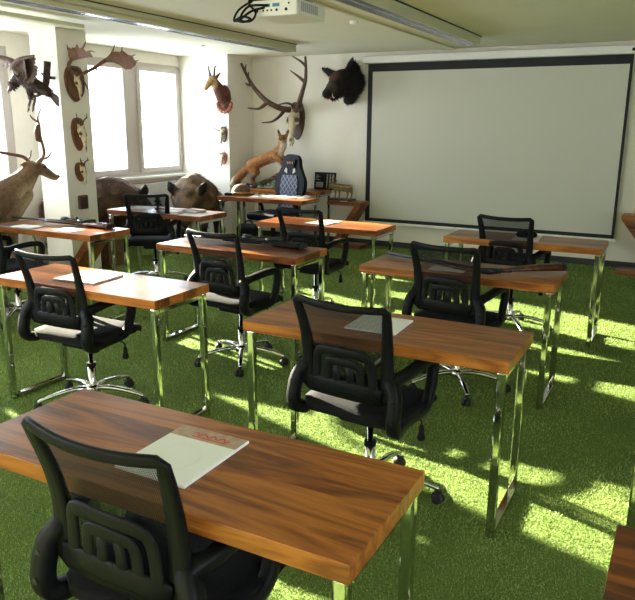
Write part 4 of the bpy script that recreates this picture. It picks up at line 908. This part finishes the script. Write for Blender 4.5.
boar('dark brown stuffed boar facing right behind the pillar, in front of the window', (-6.27, 6.17, 0), R_(-12), .96, ((.050, .026, .018), (.135, .075, .050)), .16)
boar('large grizzled stuffed boar facing the desks in front of the corner wall', (-5.78, 7.48, 0), R_(205), .97, ((.060, .036, .022), (.24, .155, .085)), .13, 11000, 1.0)
t = thing('wooden_plinth', 'dark brown upright wooden plinth below the left boar, right of the pillar', 'plinth', (-5.90, 6.02, 0))
MB().box((-.07, -.16, .0), (.07, .16, .34), .006).build('body', M['shield'], t); MB().box((-.085, -.175, .34), (.085, .175, .362), .004).build('top_board', M['shield'], t)

# ---------------------------------------------------------------- fox on a log
t = thing('stuffed_fox', 'red stuffed fox climbing a log with its head raised, under the stag skull', 'stuffed fox', (-5.3, 8.3, .85))
def fx(x, y, z): return (x+5.3, y-8.3, z-.85)
pr = [('c', fx(-5.40, 8.25, 1.085), .085, fx(-5.22, 8.29, 1.165), .082), ('c', fx(-5.22, 8.29, 1.165), .080, fx(-5.03, 8.31, 1.225), .088), ('c', fx(-5.03, 8.31, 1.24), .078, fx(-4.945, 8.31, 1.34), .060), ('c', fx(-4.945, 8.31, 1.34), .060, fx(-4.925, 8.29, 1.42), .052),
      ('e', fx(-4.915, 8.27, 1.452), (.058, .055, .050)), ('c', fx(-4.905, 8.24, 1.445), .036, fx(-4.885, 8.17, 1.432), .020), ('c', fx(-4.885, 8.17, 1.432), .019, fx(-4.88, 8.14, 1.428), .013), ('c', fx(-4.965, 8.28, 1.48), .022, fx(-4.990, 8.285, 1.535), .017), ('c', fx(-4.990, 8.285, 1.535), .016, fx(-5.0, 8.285, 1.57), .005),
      ('c', fx(-4.870, 8.285, 1.48), .022, fx(-4.850, 8.29, 1.535), .017), ('c', fx(-4.850, 8.29, 1.535), .016, fx(-4.84, 8.29, 1.57), .005),
      ('c', fx(-5.40, 8.22, 1.06), .075, fx(-5.33, 8.20, .98), .045), ('c', fx(-5.33, 8.20, .98), .038, fx(-5.37, 8.20, .90), .022), ('c', fx(-5.37, 8.20, .90), .021, fx(-5.355, 8.20, .845), .018), ('c', fx(-5.355, 8.20, .845), .018, fx(-5.325, 8.20, .838), .016),
      ('c', fx(-5.42, 8.31, 1.06), .075, fx(-5.37, 8.32, .98), .043), ('c', fx(-5.37, 8.32, .98), .036, fx(-5.43, 8.32, .90), .022), ('c', fx(-5.43, 8.32, .90), .021, fx(-5.42, 8.32, .835), .018), ('c', fx(-5.42, 8.32, .835), .018, fx(-5.39, 8.32, .828), .016),
      ('c', fx(-5.02, 8.26, 1.20), .055, fx(-4.955, 8.25, 1.165), .032), ('c', fx(-4.955, 8.25, 1.165), .028, fx(-4.905, 8.25, 1.085), .019), ('c', fx(-5.0, 8.36, 1.19), .050, fx(-4.92, 8.37, 1.165), .030), ('c', fx(-4.92, 8.37, 1.165), .026, fx(-4.855, 8.37, 1.10), .018),
      ('c', fx(-5.46, 8.23, 1.05), .045, fx(-5.53, 8.20, .97), .062), ('c', fx(-5.53, 8.20, .97), .062, fx(-5.62, 8.17, .865), .068), ('c', fx(-5.62, 8.17, .865), .066, fx(-5.69, 8.15, .80), .035)]
def colf(p, n):
    w_ = Vector((p.x-5.3, p.y+8.3, p.z+.85)); c = (.30, .135, .050)
    c = mix3(c, (.22, .085, .03), sst(.5, .95, n.z)*.5); c = mix3(c, (.52, .38, .24), sst(.35, .9, -n.z+.3*n.x)*sst(-5.15, -5.0, w_.x)*.9); c = mix3(c, (.66, .58, .46), sst(.2, .7, n.x*.6-n.y*.4-n.z*.5)*sst(-5.0, -4.95, w_.x)*sst(1.44, 1.36, w_.z)*sst(1.16, 1.24, w_.z))
    c = mix3(c, (.07, .04, .025), sst(.97, .90, w_.z)*sst(-5.46, -5.42, w_.x)*.7); c = mix3(c, (.62, .54, .42), sst(-5.60, -5.67, w_.x)); c = mix3(c, (.11, .05, .02), sst(.10, .0, abs(w_.x+5.56))*.45)
    c = mix3(c, (.03, .02, .016), sst(1.50, 1.54, w_.z)); c = mix3(c, (.60, .50, .38), sst(8.20, 8.16, w_.y)*(n.z < .1)*(w_.z > 1.3)); c = mix3(c, (.05, .03, .02), sst(1.13, 1.09, w_.z)*(w_.x > -4.97)*.6)
    return tuple(x*(1+.3*nz(p, 26)) for x in c)
organic('body', pr, M['fur'], t, vox=.009, it=2, col=colf, hair=6500, hlen=.030, hw=.003, flow=lambda p: (-.75, 0, -.45), lift=.35)
MB().sph(fx(-4.879, 8.13, 1.432), .011, 2).build('nose', M['rubber'], t, True)
for q in ((-4.938, 8.222, 1.465), (-4.868, 8.224, 1.465)): MB().sph(fx(*q), .008, 2).build('eye', M['eye'], t, True)
lg = thing('log_base', 'mossy log with rocks and greenery below the fox', 'log', (-5.2, 8.32, DH))
def lo_(x, y, z): return (x+5.2, y-8.32, z-DH)
q = crv([lo_(-5.52, 8.28, .792), lo_(-5.38, 8.28, .80), lo_(-5.15, 8.31, .885), lo_(-4.95, 8.32, .995), lo_(-4.80, 8.33, 1.055)], 5)
MB().tube(q, [.032+.006*math.sin(i*1.7) for i in range(len(q))], 12).build('log', M['bark'], lg, True)
b = MB()
for k in range(14): b.sph(lo_(-5.40+.04*k+rnd.uniform(-.02, .02), 8.29+rnd.uniform(-.08, .08), .785+rnd.uniform(0, .012)), (rnd.uniform(.03, .055), rnd.uniform(.03, .05), rnd.uniform(.015, .028)), 2)
b.build('rocks', M['rock'], lg, True)
b = MB()
for k in range(150):
    x = rnd.uniform(-5.30, -4.90); y = rnd.uniform(8.18, 8.42); z = .80+max(0, (x+5.35)*.38)*rnd.uniform(0, 1); a = rnd.uniform(0, 2*PI); L = rnd.uniform(.03, .07)
    p0 = Vector(lo_(x, y, z)); d_ = Vector((math.cos(a), math.sin(a), rnd.uniform(.2, .9))).normalized(); sdv = d_.cross(Vector((0, 0, 1))).normalized()
    p1, p2 = p0+d_*L*.5, p0+d_*L; b.loft([[p0-sdv*.002, p0+sdv*.002, p0+Vector((0, 0, .001))], [p1-sdv*.010, p1+sdv*.010, p1+Vector((0, 0, .002))], [p2-sdv*.001, p2+sdv*.001, p2+Vector((0, 0, .001))]])
fo = b.build('foliage', M['green'], lg)
b = MB(); b.sph(lo_(-4.86, 8.31, 1.02), (.07, .07, .05), 2).sph(lo_(-4.83, 8.32, .92), (.06, .07, .15), 2); b.build('rock_pillar', M['bark'], lg, True)

# piglet figure
t = thing('piglet_figure', 'small striped wild piglet figure standing on a dark base on the Z-shaped table', 'figurine', (-4.16, 8.56, .631), 0)
t.scale = (1.22, 1.22, 1.22)
MB().box((-.15, -.07, 0), (.15, .07, .022), .010).build('base', M['shieldd'], t)
pr = [('c', (.085, 0, .135), .042, (-.06, 0, .145), .044), ('c', (-.06, 0, .147), .040, (-.115, -.01, .165), .032), ('c', (-.115, -.01, .165), .031, (-.165, -.03, .150), .014), ('c', (-.10, -.03, .185), .012, (-.095, -.045, .215), .008), ('c', (-.095, .03, .185), .012, (-.09, .045, .215), .008),
      ('c', (.12, 0, .14), .008, (.135, 0, .10), .005)]
for x, y in ((-.075, -.02), (-.045, .02), (.075, -.02), (.105, .02)): pr += [('c', (x, y, .12), .020, (x+.008, y, .07), .010), ('c', (x+.008, y, .07), .009, (x-.002, y, .026), .009)]
def colf(p, n):
    c = mix3((.30, .22, .10), (.11, .075, .04), .5+.5*math.sin(p.z*190+p.x*10) if p.z > .12 and p.x > -.07 else .35)
    return mix3(c, (.03, .02, .016), sst(-.13, -.16, p.x)+.0)
organic('body', pr, M['furs'], t, vox=.0055, it=2, col=colf)
for s in (-1, 1): MB().sph((-.128, -.012+s*.026, .176), .004, 1).build('eye', M['eye'], t)
t = thing('paper_tag', 'small white tag lying in front of the piglet figure', 'tag', (-4.08, 8.45, .631), .2)
MB().box((-.05, -.018, 0), (.05, .018, .006), .002).build('card', M['paper'], t); MB().box((-.04, -.006, .006), (.03, -.003, .0065)).build('text_line', M['grey'], t)

# ---------------------------------------------------------------- projector
t = thing('projector', 'white projector with black cables hanging from the ceiling', 'projector', (-2.50, 4.27, 2.30), R_(0))
A0 = Vector((-.085, -.215, 0)); 
b = MB().box((-.15, -.20, 0), (.19, .19, .10), .012, seg=3); b.build('body', M['proj'], t)
g = MB()
for k in range(9): g.box((.189, -.15+.026*k, .025), (.193, -.135+.026*k, .08))
g.build('vent', M['grey'], t)
g = MB()
for k, (x, z, r_) in enumerate([(-.11, .035, .011), (-.06, .035, .006), (-.03, .035, .006), (0, .035, .006), (.04, .035, .008), (.11, .035, .010), (.13, .07, .006), (-.10, .07, .006)]): g.tube([(x, -.199, z), (x, -.204, z)], r_, 10)
g.build('jack', M['black'], t)
g = MB(); g.box((-.06, -.204, .055), (-.01, -.199, .075)); g.box((.01, -.204, .055), (.06, -.199, .075)); g.build('video_port', M['tprint'], t)
g = MB(); g.tube([(.0, .19, .05), (.0, .22, .05)], [.045, .04], 18); g.build('lens', M['black'], t)
MB().box((-.12, -.14, .105), (.12, .14, .125), .004).box((-.18, -.17, .10), (.0, -.02, .112), .003).build('mount_plate', M['black'], t)
MB().tube([(.02, 0, .12), (.02, 0, ZC-2.30)], .022, 14).lathe([(.06, ZC-2.30-.012), (.06, ZC-2.30)], (.02, 0, 0), 18).build('ceiling_pole', M['white'], t)
for k, pts in enumerate([[(-.05, -.20, .055), (-.13, -.24, .03), (-.22, -.25, -.02), (-.27, -.23, -.01), (-.24, -.20, .06), (-.15, -.10, .14)], [(-.02, -.20, .065), (-.14, -.25, .06), (-.20, -.26, -.015), (-.13, -.25, -.03), (-.10, -.23, .02), (-.17, -.20, .10), (-.10, -.08, .16)], [(-.25, -.24, -.015), (-.18, -.26, .0), (-.12, -.26, -.02), (-.17, -.27, -.035), (-.24, -.25, -.02)]]):
    MB().tube(crv(pts, 6), .0075, 8).build('cable', M['black'], t, True)

# floor clutter: dark bag at the wall under the teacher desk, cable
t = thing('backpack', 'dark bag standing on the floor under the left end of the wall desk', 'bag', (-5.28, 7.95, 0), .2)
MB().box((-.16, -.10, .0), (.16, .10, .30), .06, seg=4).build('body', M['navy'], t); MB().box((-.12, -.135, .03), (.12, -.08, .18), .03, seg=3).build('pocket', M['black'], t); MB().tube(crv([(-.05, 0, .29), (-.04, 0, .34), (.04, 0, .34), (.05, 0, .29)], 4), .009, 8).build('handle', M['black'], t)

# ---------------------------------------------------------------- turf blades
rs = np.random.RandomState(3); n = 400000
u = rs.rand(n*3); d_ = .7+8.6*u**1.3; th = rs.uniform(-1.15, .35, n*3)
px, py = d_*np.sin(th)*1.0, d_*np.cos(th)
ok = (px > -6.0) & (px < 1.6) & (py > .5) & (py < 8.84) & ~((px < -5.76) & (py > 8.22)) & ~((px < -5.76) & (px > -6.18) & (py > 5.26) & (py < 5.7))
px, py, d_ = px[ok][:n], py[ok][:n], d_[ok][:n]; n = len(px)
h_ = rs.uniform(.004, .012, n)*(1+.05*d_); wd = (.0016+.0009*d_)*rs.uniform(.7, 1.3, n); a = rs.uniform(0, 2*PI, n); l = rs.uniform(.1, .9, n)*h_; la = rs.uniform(0, 2*PI, n)
z0 = np.full(n, -.001)
v = np.stack([np.stack([px-wd/2*np.cos(a), py-wd/2*np.sin(a), z0], 1), np.stack([px+wd/2*np.cos(a), py+wd/2*np.sin(a), z0], 1), np.stack([px+l*np.cos(la), py+l*np.sin(la), h_], 1)], 1).reshape(-1, 3)
me = bpy.data.meshes.new('turf_grass'); me.vertices.add(3*n); me.vertices.foreach_set('co', v.astype(np.float32).ravel())
me.loops.add(3*n); me.loops.foreach_set('vertex_index', np.arange(3*n, dtype=np.int32)); me.polygons.add(n); me.polygons.foreach_set('loop_start', np.arange(0, 3*n, 3, dtype=np.int32)); me.polygons.foreach_set('loop_total', np.full(n, 3, dtype=np.int32))
me.update(calc_edges=True)
at_ = me.attributes.new('tone', 'FLOAT', 'POINT'); at_.data.foreach_set('value', np.repeat(rs.normal(0, .16, n), 3).astype(np.float32))
o = obj('turf_grass', me, M['turfb']); o['kind'] = 'stuff'; tag(o, 'short bright green artificial grass covering the whole floor', 'grass')
